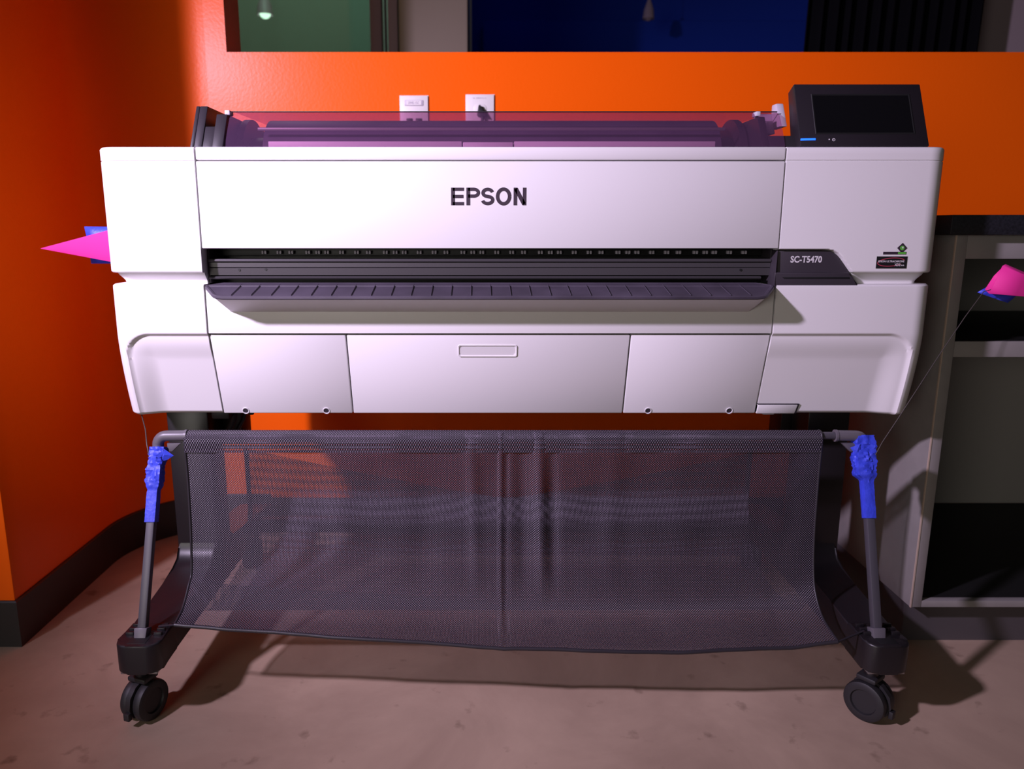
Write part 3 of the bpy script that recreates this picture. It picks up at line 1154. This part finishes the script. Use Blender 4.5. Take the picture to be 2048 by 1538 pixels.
# paper roll cover and rear ledge
P(prism('roll_cover', arc(0.175, 0.955, 0.0855, 0.0855, -20, 200, 40), 'x', -0.385, 0.428, 'roll', None))
P(prism('rear_deck', [(0.30, 0.97), (0.30, 1.028), (0.33, 1.046), (0.43, 1.046), (0.45, 1.01), (0.45, 0.97)], 'x', -0.44, 0.50, 'roll', None, 0.002))
P(box('roll_guide_bar', -0.39, 0.43, 0.0865, 0.0905, 1.0125, 1.0185, 'elbow', None, 0.0015))
P(box('lid_sill', -0.36, -0.031, 0.040, 0.075, ZT - 0.002, 0.990, 'roller', None, 0.001))
P(box('lid_sill', 0.058, 0.40, 0.040, 0.075, ZT - 0.002, 0.990, 'roller', None, 0.001))
P(box('lid_latch', -0.029, 0.056, 0.038, 0.078, ZT - 0.002, 0.9885, 'roller', None, 0.0015))
P(box('lid_catch', 0.075, 0.105, 0.24, 0.265, 1.018, 1.032, 'dark', None, 0.002))
# clear lid: bent sheet with thickness
lp = [(0.033, 0.9785), (0.040, 0.992), (0.052, 1.011), (0.064, 1.029), (0.072, 1.038), (0.085, 1.0435), (0.105, 1.0460), (0.16, 1.0475), (0.26, 1.0500), (0.38, 1.0520), (0.46, 1.049)]
bm = bmesh.new()
th_ = 0.0025
outer = [(y, z) for y, z in lp]
inner = []
for i, (y, z) in enumerate(lp):
    a, b = Vector(lp[max(i - 1, 0)]), Vector(lp[min(i + 1, len(lp) - 1)])
    d = (b - a).normalized()
    inner.append((y + d.y * th_, z - d.x * th_))
xs_ = [-0.4335, 0.5165]
for prof, flip in ((outer, False),):
    A = [bm.verts.new((xs_[0], y, z)) for y, z in prof]
    B = [bm.verts.new((xs_[1], y, z)) for y, z in prof]
    for i in range(len(prof) - 1):
        bm.faces.new((A[i], B[i], B[i + 1], A[i + 1]))
P(from_bm('clear_lid', bm, 'lid', None))
P(tube('lid_edge', [(-0.4335, 0.082, 1.0435), (0.5165, 0.082, 1.0435)], 0.0011, 'dark', None, 8))

# right bracket and panel arm
bm = bmesh.new()
slab(bm, 0.479, 0.492, zb_, 1.034, 0.036, 0.32)
slab(bm, 0.492, 0.545, zb_, 1.000, 0.034, 0.30)
slab(bm, 0.492, 0.500, 1.000, 1.036, 0.10, 0.30)
P(from_bm('roll_bracket', bm, 'dark', None))
P(box('hinge_cap', 0.474, 0.482, 0.064, 0.085, 1.034, 1.042, 'roller', None, 0.0015))
bm = bmesh.new()
slab(bm, 0.520, 0.533, 1.018, 1.060, 0.048, 0.12, 0.002)
slab(bm, 0.496, 0.521, 1.008, 1.045, 0.075, 0.14, 0.002)
P(from_bm('panel_arm', bm, 'roller', None))

# control panel: wedge with bezel, sunken screen, indicator
ux = Vector((1, 0, 0))
pb = Vector((0.5355, 0.0165, 0.9795))
ptop = Vector((0.5355, 0.0665, 1.0865))
vv = (ptop - pb)
vl = vv.length
vn = vv.normalized()
nn_ = ux.cross(vn).normalized()      # out of the face, to the viewer
if nn_.y > 0:
    nn_ = -nn_
pw = 0.2155


def pp(u, v, d=0.0):
    return pb + ux * (u * pw) + vn * (v * vl) + nn_ * d


cpn = P(hexa('control_panel', [pp(0, 0), pp(1, 0), pp(1, 0, -0.020) + Vector((0, 0.02, 0.0)), pp(0, 0, -0.020) + Vector((0, 0.02, 0.0)),
                               pp(0, 1), pp(1, 1), pp(1, 1, -0.026), pp(0, 1, -0.026)], 'panel', None, 0.0018))
# bezel lip round the screen, built proud
su0, su1, sv0, sv1 = 0.125, 0.905, 0.19, 0.835
bm = bmesh.new()
rings = []
for g_, d_ in ((0.0, 0.0003), (0.0008, 0.0009), (0.0016, 0.0009), (0.0030, 0.0002)):
    gu, gv = g_ / pw, g_ / vl
    rings.append([bm.verts.new(pp(*c_, d_)) for c_ in ((su0 + gu, sv0 + gv), (su1 - gu, sv0 + gv), (su1 - gu, sv1 - gv), (su0 + gu, sv1 - gv))])
for i in range(3):
    for k in range(4):
        bm.faces.new((rings[i][k], rings[i][(k + 1) % 4], rings[i + 1][(k + 1) % 4], rings[i + 1][k]))
q = from_bm('screen_bezel', bm, 'black', None)
q.parent = cpn
bm = bmesh.new()
gu, gv = 0.0030 / pw, 0.0030 / vl
c8 = [pp(su0 + gu, sv0 + gv, 0.0004), pp(su1 - gu, sv0 + gv, 0.0004), pp(su1 - gu, sv0 + gv, -0.001), pp(su0 + gu, sv0 + gv, -0.001),
      pp(su0 + gu, sv1 - gv, 0.0004), pp(su1 - gu, sv1 - gv, 0.0004), pp(su1 - gu, sv1 - gv, -0.001), pp(su0 + gu, sv1 - gv, -0.001)]
bm_hexa(bm, c8)
q = from_bm('screen', bm, 'screen', None, smooth=False)
q.parent = cpn
q = hexa('status_light', [pp(0.004, 0.088, 0.0012), pp(0.122, 0.094, 0.0012), pp(0.122, 0.094, -0.0005), pp(0.004, 0.088, -0.0005),
                          pp(0.006, 0.118, 0.0012), pp(0.122, 0.124, 0.0012), pp(0.122, 0.124, -0.0005), pp(0.006, 0.118, -0.0005)], 'led', None, 0.0006)
q.parent = cpn
q = tube('indicator_dot', [pp(0.228, 0.106, -0.0004), pp(0.228, 0.106, 0.0005)], 0.0011, 'mark', None, 10)
q.parent = cpn
ic = [pp(0.262 + 0.0105 * math.cos(a), 0.100 + 0.0195 * math.sin(a), 0.0005) for a in [2 * PI * i / 20 for i in range(21)]]
q = tube('power_symbol', ic, 0.00035, 'mark', None, 6)
q.parent = cpn
q = tube('power_symbol', [pp(0.262, 0.102, 0.0005), pp(0.262, 0.114, 0.0005)], 0.00035, 'mark', None, 6)
q.parent = cpn

# underside fittings
def bolt(x, y, z, r, h, material='black', name='levelling_bolt'):
    bm = bmesh.new()
    bmesh.ops.create_cone(bm, cap_ends=True, segments=8, radius1=r * 0.55, radius2=r, depth=h)
    bmesh.ops.translate(bm, verts=bm.verts, vec=(x, y, z - h / 2))
    return P(from_bm(name, bm, material, None))


bolt(-0.428, 0.075, Z0 + 0.001, 0.008, 0.009)
for xx in (0.462, 0.498):
    bolt(xx, 0.075, Z0 + 0.001, 0.006, 0.006)
P(box('drain_knob', 0.425 + 0.11, 0.558, 0.09, 0.115, Z0 - 0.013, Z0 + 0.003, 'roller', None, 0.003))

# ---- stand legs
FX = (-0.579, 0.690)


def leg(cx, side):
    """post, sloping foot beam and rounded toe in one casting; side=-1 for the left"""
    w = 0.037
    bm = bmesh.new()
    # post
    po = cx - 0.041 if side < 0 else cx - 0.041
    bm_hexa(bm, [(cx - 0.039, 0.150, 0.15), (cx + 0.043, 0.150, 0.15), (cx + 0.043, 0.23, 0.15), (cx - 0.039, 0.23, 0.15),
                 (cx - 0.041, 0.150, 0.53), (cx + 0.041, 0.150, 0.53), (cx + 0.041, 0.23, 0.53), (cx - 0.041, 0.23, 0.53)], 0.003)
    lg_ = from_bm('stand_leg', bm, 'stand', None)
    P(lg_)
    # foot beam, profile in (y,z), swept across its width
    prof = [(-0.075, 0.108), (-0.075, 0.158), (0.06, 0.170), (0.11, 0.176), (0.135, 0.186), (0.148, 0.205), (0.150, 0.215), (0.23, 0.215), (0.26, 0.185), (0.53, 0.155), (0.56, 0.145), (0.56, 0.108)]
    bm = bmesh.new()
    r0 = [bm.verts.new((cx - w, a, b)) for a, b in prof]
    r1 = [bm.verts.new((cx + w, a, b)) for a, b in prof]
    n_ = len(prof)
    f0 = bm.faces.new(r0)
    f1 = bm.faces.new(r1[::-1])
    for i in range(n_):
        bm.faces.new((r0[i], r1[i], r1[(i + 1) % n_], r0[(i + 1) % n_]))
    bmesh.ops.bevel(bm, geom=list(set(list(f0.edges) + list(f1.edges))), offset=0.004, segments=3, affect='EDGES', profile=0.5)
    q = from_bm('foot_beam', bm, 'stand', None, angle=40)
    q.parent = lg_
    # toe block with rounded front corners
    R = 0.022
    pl_ = [(cx - w - 0.0005, -0.07)]
    for cxx, a0 in ((cx - w + R, 180), (cx + w - R, 270)):
        for i in range(9):
            a = math.radians(a0 + 90 * i / 8)
            pl_.append((cxx + R * math.cos(a) * 1.02, -0.150 + R + R * math.sin(a)))
    pl_.append((cx + w + 0.0005, -0.07))
    q = prism('toe_block', pl_, 'z', 0.107, 0.160, 'stand', None, 0.004, 3, angle=40)
    q.parent = lg_
    # socket well and clips on the toe
    q = box('socket_well', cx - 0.016, cx + 0.015, -0.142, -0.098, 0.1592, 0.1606, 'black', None, 0.0004)
    q.parent = lg_
    for sx in (-0.030, 0.018):
        for yy in (-0.112, -0.098, -0.084):
            q = box('clip', cx + sx, cx + sx + 0.014, yy - 0.003, yy + 0.003, 0.158, 0.1655, 'stand', None, 0.0012)
            q.parent = lg_
    q = box('base_plate', cx - w + 0.006, cx + w - 0.006, -0.142, -0.06, 0.1035, 0.107, 'metal_lt', None, 0.0006)
    q.parent = lg_
    return lg_


def caster(lg_, x, y, ang, zt):
    """twin-wheel caster: stem housing and two wheels with hub discs"""
    R, wd, gap = 0.036, 0.017, 0.0055
    rot = Matrix.Rotation(math.radians(ang), 4, 'Z')
    off = Matrix.Translation(Vector((x, y, 0))) @ rot

    def put(bm, name, material):
        bmesh.ops.transform(bm, matrix=off, verts=bm.verts)
        q_ = from_bm(name, bm, material, None, angle=40)
        q_.parent = lg_
        return q_
    for s in (-1, 1):
        bm = bmesh.new()
        prof = [(R * 0.50, gap), (R * 0.94, gap), (R, gap + 0.003), (R, gap + wd - 0.006), (R * 0.97, gap + wd - 0.002), (R * 0.86, gap + wd), (R * 0.62, gap + wd - 0.0005), (R * 0.58, gap + wd - 0.004), (R * 0.15, gap + wd - 0.004)]
        rings = []
        for rr, t in prof:
            rings.append([bm.verts.new((s * t, rr * math.sin(2 * PI * k_ / 40), R + rr * math.cos(2 * PI * k_ / 40))) for k_ in range(40)])
        for i in range(len(rings) - 1):
            for k_ in range(40):
                bm.faces.new((rings[i][k_], rings[i][(k_ + 1) % 40], rings[i + 1][(k_ + 1) % 40], rings[i + 1][k_]))
        bm.faces.new(rings[-1])
        bm.faces.new(rings[0])
        put(bm, 'caster_wheel', 'rubber')
    bm = bmesh.new()
    # fork body between the wheels, with hood
    hood = [(0.012, 0.010), (0.033, 0.018), (0.040, 0.036), (0.036, 0.056), (0.022, 0.070), (0.004, 0.0755), (-0.014, 0.074), (-0.026, 0.062), (-0.022, 0.034)]
    a_ = [bm.verts.new((-gap + 0.0006, -p[0], p[1])) for p in hood]
    b_ = [bm.verts.new((gap - 0.0006, -p[0], p[1])) for p in hood]
    bm.faces.new(a_)
    bm.faces.new(b_[::-1])
    for i in range(len(hood)):
        bm.faces.new((a_[i], b_[i], b_[(i + 1) % len(hood)], a_[(i + 1) % len(hood)]))
    bm_box(bm, -0.019, 0.019, -0.016, 0.018, 0.0735, 0.083, 0.003)
    put(bm, 'caster_fork', 'rubber')
    bm = bmesh.new()
    bm_tube(bm, [(0, 0, 0.08), (0, 0, zt)], 0.012, 14)
    put(bm, 'caster_stem', 'stand')
    bm = bmesh.new()
    bm_box(bm, -0.006, 0.006, -0.0445, -0.036, 0.018, 0.032, 0.0015)
    put(bm, 'brake_tab', 'rubber')


lgL = leg(FX[0], -1)
lgR = leg(FX[1], 1)
caster(lgL, FX[0] - 0.011, -0.108, -20, 0.106)
caster(lgR, FX[1] - 0.006, -0.108, 38, 0.106)
caster(lgL, FX[0], 0.50, 10, 0.115)
caster(lgR, FX[1], 0.50, -15, 0.115)
P(box('cross_beam', FX[0] + 0.04, FX[1] - 0.04, 0.44, 0.47, 0.115, 0.15, 'stand', None, 0.004))
# brackets and cable bundle under the left end
P(box('mount_bracket', FX[0] - 0.041, FX[0] + 0.080, 0.235, 0.30, 0.40, 0.53, 'stand', None, 0.004))
P(box('cable_clamp', -0.513, -0.478, 0.10, 0.135, 0.488, 0.516, 'dark', None, 0.004))
for k, (a, b) in enumerate((((-0.47, 0.12, 0.52), (-0.505, 0.15, 0.44)), ((-0.452, 0.14, 0.52), (-0.50, 0.18, 0.43)))):
    P(tube('cable', [a, ((a[0] + b[0]) / 2 + 0.006, (a[1] + b[1]) / 2, (a[2] + b[2]) / 2), b], 0.006 - 0.002 * k, 'black', None, 10))
P(box('mount_bracket', FX[1] - 0.06, FX[1] + 0.041, 0.235, 0.30, 0.40, 0.53, 'stand', None, 0.004))

# ------------------------------------------------------------------ the paper basket
BX0, BX1 = -0.5255, 0.6077
basket = tag(empty('paper_basket', (0.04, -0.05, 0.1)), 'black woven mesh paper basket slung under the printer on two rods', 'basket')


def Bk(o):
    return reparent(o, basket)


YBAR, ZBAR = 0.006, 0.482
Bk(tube('top_bar', [(-0.535, YBAR, ZBAR), (0.655, YBAR, ZBAR)], 0.0068, 'rod', None, 16))


def rod_line(cx, side):
    lo = Vector((cx - 0.002, -0.120, 0.142))
    hi = Vector((cx + 0.003, 0.001, 0.462))
    return lo, hi


rods = []
for cx, side in ((FX[0], 1), (FX[1] - 0.006, -1)):
    lo, hi = rod_line(cx, side)
    rods.append((lo, hi))
    # square section rod
    bm = bmesh.new()
    w = 0.0072
    d = (hi - lo).normalized()
    ax = Vector((1, 0, 0))
    ay = d.cross(ax).normalized()
    c8 = []
    for p in (lo, hi):
        for sx, sy in ((-1, -1), (1, -1), (1, 1), (-1, 1)):
            c8.append(p + ax * w * sx + ay * w * sy)
    bm_hexa(bm, c8, 0.0016)
    rd = Bk(from_bm('support_rod', bm, 'rod', None))
    # tapered shoe at the foot
    bm = bmesh.new()
    c8 = []
    for p, ww in ((lo - d * 0.002, 0.0085), (lo + d * 0.032, 0.0112)):
        for sx, sy in ((-1, -1), (1, -1), (1, 1), (-1, 1)):
            c8.append(p + ax * ww * sx + ay * 0.0105 * sy)
    bm_hexa(bm, c8, 0.0012)
    q = from_bm('rod_shoe', bm, 'elbow', None)
    q.parent = rd
    q.matrix_parent_inverse = rd.matrix_parent_inverse.copy()
    q.matrix_parent_inverse = Matrix.Identity(4)
    # elbow joining rod and bar
    s = side
    pts = []
    e = Vector((cx + 0.003, 0.0, 0.452))
    pts.append(e)
    for i in range(9):
        a = PI / 2 * i / 8
        pts.append(Vector((e.x + s * (0.016 - 0.016 * math.cos(a)), YBAR - 0.002, 0.466 + 0.016 * math.sin(a))))
    pts.append(Vector((e.x + s * 0.052, YBAR, ZBAR)))
    bm = bmesh.new()
    bm_tube(bm, pts, 0.0098, 16)
    bm_tube(bm, [Vector((e.x + s * 0.049, YBAR, ZBAR)), Vector((e.x + s * 0.053, YBAR, ZBAR))], 0.0110, 16)
    el = Bk(from_bm('elbow_joint', bm, 'elbow', None, angle=50))
    xg = e.x + s * 0.018
    q = prism('gusset', [(xg, 0.4695), (xg + s * 0.024, 0.4695), (xg + s * 0.008, 0.4545), (xg, 0.4545)], 'y', YBAR - 0.008, YBAR + 0.002, 'elbow', None, 0.001)
    q.parent = el

# fabric sheets
def lip_z(u):
    """front edge sags along its length, u 0..1"""
    k = [(0, 0.178), (0.12, 0.166), (0.25, 0.156), (0.5, 0.139), (0.75, 0.134), (0.93, 0.144), (1, 0.158)]
    for (a, b), (c_, d_) in zip(k, k[1:]):
        if u <= c_:
            return b + (d_ - b) * smooth01((u - a) / (c_ - a)) * 0.35 + (d_ - b) * (u - a) / (c_ - a) * 0.65
    return k[-1][1]


def catmull(P_, t):
    n_ = len(P_) - 1
    f_ = min(max(t * n_, 0), n_ - 1e-6)
    i = int(f_)
    f_ -= i
    p0, p1, p2, p3 = P_[max(i - 1, 0)], P_[i], P_[i + 1], P_[min(i + 2, n_)]
    return 0.5 * ((2 * p1) + (p2 - p0) * f_ + (2 * p0 - 5 * p1 + 4 * p2 - p3) * f_ * f_ + (3 * p1 - p0 - 3 * p2 + p3) * f_ ** 3)


def fold(x, z):
    """creases of the hanging cloth"""
    d = 0.0
    d += 0.0045 * math.exp(-((x - 0.038) / 0.0035) ** 2)
    d -= 0.0030 * math.exp(-((x - 0.047) / 0.0035) ** 2)
    for c_, w_, h_ in ((-0.012, 0.012, 0.004), (0.075, 0.013, -0.005), (0.108, 0.010, 0.0075), (0.130, 0.010, -0.005), (0.24, 0.02, 0.003), (-0.10, 0.03, -0.003), (0.36, 0.04, 0.002), (-0.25, 0.03, 0.0025)):
        d += h_ * math.exp(-((x - c_ - 0.10 * (0.40 - z) * (0.3 if c_ < 0.2 else -0.2)) / w_) ** 2) * smooth01((z - 0.16) / 0.12) * (0.55 + 0.45 * smooth01((0.48 - z) / 0.12))
    d += 0.0035 * noise.noise(Vector((x * 7, z * 6, 3.1)))
    d += 0.0015 * noise.noise(Vector((x * 22, z * 12, 9.1)))
    return d


def sheet(name, prof, nx, nv, material, foldk=1.0, hem=None):
    rows, uvs = [], []
    for j in range(nv + 1):
        rows.append([])
        uvs.append([])
    for i in range(nx + 1):
        u = i / nx
        x = BX0 + (BX1 - BX0) * u
        pts = prof(u)
        L_ = 0.0
        last = None
        for j in range(nv + 1):
            p = catmull(pts, j / nv)
            y, z = p.x, p.y
            k_ = foldk * smooth01(j / nv * 12)
            y -= fold(x, z) * k_
            if j == nv:
                pass
            q_ = Vector((x, y, z))
            if last is not None:
                L_ += math.hypot(p.x - last.x, p.y - last.y)
            last = p
            rows[j].append(q_)
            uvs[j].append((x, L_))
    o_ = grid(name, rows, material, None, uvs=uvs, angle=80)
    return Bk(o_)


def front_prof(u):
    lz = lip_z(u)
    ly = -0.108 - 0.021 * u
    low = lz + 0.022
    return [Vector((YBAR + 0.006, ZBAR + 0.008)), Vector((YBAR - 0.010, ZBAR - 0.002)), Vector((YBAR - 0.010, 0.40)), Vector((-0.008, 0.31)),
            Vector((-0.018, 0.235)), Vector((-0.034, low + 0.016)), Vector((-0.070, low - 0.012)), Vector((ly, lz))]


sheet('front_sheet', front_prof, 260, 70, 'fabric')


def hem_prof(u):
    return [Vector((YBAR + 0.010, ZBAR + 0.002)), Vector((YBAR + 0.003, ZBAR + 0.0095)), Vector((YBAR - 0.0085, ZBAR + 0.004)), Vector((YBAR - 0.0125, ZBAR - 0.006)), Vector((YBAR - 0.0125, ZBAR - 0.028))]


def hem_sheet():
    rows, uvs = [], []
    nx, nv = 160, 14
    for j in range(nv + 1):
        r_, w_ = [], []
        for i in range(nx + 1):
            u = i / nx
            p = catmull(hem_prof(u), j / nv)
            r_.append(Vector((BX0 + (BX1 - BX0) * u, p.x, p.y)))
            w_.append((BX0 + (BX1 - BX0) * u, j * 0.0036))
        rows.append(r_)
        uvs.append(w_)
    return Bk(grid('top_hem', rows, 'fabric_hem', None, uvs=uvs, angle=80))


hem_sheet()


def rear_top(u):
    return 0.352 - 0.112 * (1 - abs(2 * u - 1.04) ** 1.15) - 0.0 * u


def rear_prof(u):
    zt = rear_top(u)
    lz = lip_z(u)
    return [Vector((0.345, zt)), Vector((0.335, zt * 0.55 + 0.09)), Vector((0.29, 0.145)), Vector((0.20, 0.118)), Vector((0.10, 0.116)), Vector((0.02, 0.135)), Vector((-0.028, lz + 0.040))]


sheet('rear_sheet', rear_prof, 160, 50, 'fabric', 0.4)
# cord in the front edge and side bindings
cord = []
for i in range(61):
    u = i / 60
    cord.append(Vector((BX0 + (BX1 - BX0) * u, -0.108 - 0.021 * u - fold(BX0 + (BX1 - BX0) * u, lip_z(u)), lip_z(u) - 0.001)))
Bk(tube('edge_cord', cord, 0.0034, 'dark', None, 10))
for u in (0.0, 1.0):
    pr_ = front_prof(u)
    xx = BX0 + (BX1 - BX0) * u
    b_ = []
    for j in range(41):
        p = catmull(pr_, j / 40)
        b_.append(Vector((xx, p.x - fold(xx, p.y) * smooth01(j / 40 * 12), p.y)))
    Bk(tube('side_binding', b_, 0.0022, 'dark', None, 8))
# stays from the front corners to the feet
Bk(tube('stay_wire', [cord[0], (FX[0] + 0.020, -0.095, 0.166)], 0.0020, 'dark', None, 8))
Bk(tube('stay_wire', [cord[-1], (FX[1] - 0.026, -0.105, 0.163)], 0.0020, 'dark', None, 8))
# rear stays that hold the back edge
for xx, s in ((BX0 - 0.004, -1), (BX1 + 0.004, 1)):
    Bk(tube('rear_stay', [(xx, 0.346, 0.356), (xx, 0.350, 0.20), (xx + s * 0.012, 0.36, 0.15)], 0.0055, 'dark', None, 10))

# ------------------------------------------------------------------ blue tape round the rods
def tape_wrap(lo, hi, t0, t1, widths, label, seed, lean=0.0, tab=None):
    d = hi - lo
    ax = Vector((1, 0, 0))
    ay = d.normalized().cross(ax).normalized()
    nr, ns = 64, 36
    rows = []
    for i in range(nr + 1):
        t = i / nr
        c_ = lo + d * (t0 + (t1 - t0) * t)
        wl, wr, wd = widths(t)
        row = []
        for k_ in range(ns):
            a = 2 * PI * k_ / ns + PI / 4
            ca, sa = math.cos(a), math.sin(a)
            # squarish section
            m_ = max(abs(ca), abs(sa)) ** 0.75
            ux_, uy_ = ca / m_, sa / m_
            w_ = wr if ux_ > 0 else wl
            nz = noise.noise(Vector((ca * 1.6 + seed, sa * 1.6, t * 9)))
            nz2 = abs(noise.noise(Vector((ca * 2.5 + seed * 2, sa * 2.5 + t * 3, t * 24))))
            amp = 0.0030 * smooth01((t - 0.40) / 0.2) + 0.0004
            e_ = nz * amp * 1.2 + nz2 * amp * 1.5
            row.append(c_ + ax * (ux_ * w_ + ca * e_) + ay * (uy_ * wd + sa * e_))
        rows.append(row)
    o_ = grid('tape_wrap', rows, 'tape', None, closed=True, caps=True, angle=28)
    tag(o_, label, 'tape', 'blue tape round the basket rods')
    if tab:
        bm = bmesh.new()
        vs = [bm.verts.new(p) for p in tab]
        c_ = bm.verts.new(sum((Vector(p) for p in tab), Vector()) / len(tab) + Vector((0, -0.003, 0)))
        for i in range(len(vs)):
            bm.faces.new((vs[i], vs[(i + 1) % len(vs)], c_))
        q_ = from_bm('loose_flap', bm, 'tape', None, smooth=False)
        sm_ = q_.modifiers.new('thickness', 'SOLIDIFY')
        sm_.thickness = 0.0008
        q_.parent = o_
    return o_


def wl_left(t):
    b = 0.0092
    k_ = smooth01((t - 0.42) / 0.06)
    if t < 0.42:
        return (b + 0.001, b, b)
    top = smooth01((t - 0.75) / 0.25)
    return (b + 0.0035 * k_ - 0.002 * top, b + 0.0025 * k_ + 0.004 * top, b + 0.002 * k_)


def wl_right(t):
    b = 0.0092
    k_ = smooth01((t - 0.45) / 0.08)
    s_ = 1 - 0.35 * smooth01((t - 0.86) / 0.14)
    return (b + 0.0100 * k_ * s_, b + 0.0045 * k_ * s_, b + 0.004 * k_)


lo, hi = rods[0]
tape_wrap(lo, hi, 0.615, 1.0, wl_left, 'crumpled blue tape wrapped round the left basket rod', 1.7,
          tab=[(-0.570, -0.012, 0.468), (-0.560, -0.010, 0.462), (-0.545, -0.008, 0.449), (-0.556, -0.011, 0.442), (-0.566, -0.014, 0.440)])
lo, hi = rods[1]
tape_wrap(lo, hi, 0.635, 1.06, wl_right, 'crumpled blue tape wrapped round the right basket rod', 5.3,
          tab=[(0.672, -0.012, 0.472), (0.656, -0.010, 0.464), (0.664, -0.013, 0.455), (0.674, -0.015, 0.448)])

# ------------------------------------------------------------------ pink flags on wires
def cone_flag(name, label, tip, base_c, base_pts, wire_pts, tape_strips, wr=0.0011):
    t = tag(empty(name, wire_pts[0]), label, 'flag', 'pink paper flags on wires')
    # creased paper cone, tip to open base
    tip = Vector(tip)
    bm = bmesh.new()
    rings = []
    for s in (0.0015, 0.25, 0.5, 0.75, 1.0):
        rings.append([bm.verts.new(tip.lerp(Vector(p), s)) for p in base_pts])
    n_ = len(base_pts)
    for i in range(len(rings) - 1):
        for k_ in range(n_):
            bm.faces.new((rings[i][k_], rings[i][(k_ + 1) % n_], rings[i + 1][(k_ + 1) % n_], rings[i + 1][k_]))
    bm.faces.new(rings[0])
    q_ = from_bm('paper_cone', bm, 'pink', None, smooth=True, angle=40)
    sm_ = q_.modifiers.new('thickness', 'SOLIDIFY')
    sm_.thickness = 0.0006
    reparent(q_, t)
    reparent(tube('wire', wire_pts, wr, 'wire', None, 8), t)
    for st_ in tape_strips:
        bm = bmesh.new()
        a, b, c_, d_ = [Vector(p) for p in st_]
        G_ = []
        for i in range(7):
            u = i / 6
            G_.append([bm.verts.new(a.lerp(b, u).lerp(d_.lerp(c_, u), v / 4) + Vector((0, 0.0012 * math.sin(u * 5 + v), 0))) for v in range(5)])
        for i in range(6):
            for v in range(4):
                bm.faces.new((G_[i][v], G_[i + 1][v], G_[i + 1][v + 1], G_[i][v + 1]))
        q_ = from_bm('tape_strip', bm, 'tape', None)
        sm_ = q_.modifiers.new('thickness', 'SOLIDIFY')
        sm_.thickness = 0.0004
        reparent(q_, t)
    return t


bxl = -0.672
cone_flag('wire_flag', 'pink paper cone with blue tape poking out left of the printer',
          (-0.8596, 0.200, 0.8067), None,
          [(bxl, 0.178, 0.852), (bxl, 0.186, 0.792), (bxl, 0.195, 0.772), (bxl, 0.212, 0.778), (bxl, 0.222, 0.80), (bxl, 0.215, 0.84)],
          [(-0.586, -0.014, 0.448), (-0.591, -0.008, 0.470), (-0.604, 0.020, 0.490), (-0.640, 0.085, 0.512), (-0.668, 0.15, 0.60), (-0.676, 0.196, 0.72), (-0.690, 0.200, 0.81)],
          [[(-0.782, 0.226, 0.849), (-0.680, 0.230, 0.8475), (-0.680, 0.230, 0.7765), (-0.775, 0.226, 0.7765)]])
cone_flag('wire_flag', 'pink paper cone with blue tape poking out right of the printer',
          (1.093, 0.050, 0.716), None,
          [(0.9006, 0.042, 0.7321), (0.9027, 0.036, 0.7478), (0.9163, 0.040, 0.7807), (0.9309, 0.054, 0.7833), (0.9247, 0.072, 0.7614), (0.9079, 0.066, 0.7373)],
          [(0.6990, -0.016, 0.452), (0.7120, -0.010, 0.474), (0.740, 0.000, 0.513), (0.815, 0.028, 0.620), (0.865, 0.045, 0.690), (0.900, 0.056, 0.7345), (0.94, 0.060, 0.745)],
          [[(0.9016, 0.076, 0.7315), (0.9728, 0.078, 0.7718), (0.9885, 0.078, 0.7373), (0.9571, 0.074, 0.7127)]], wr=0.0008)
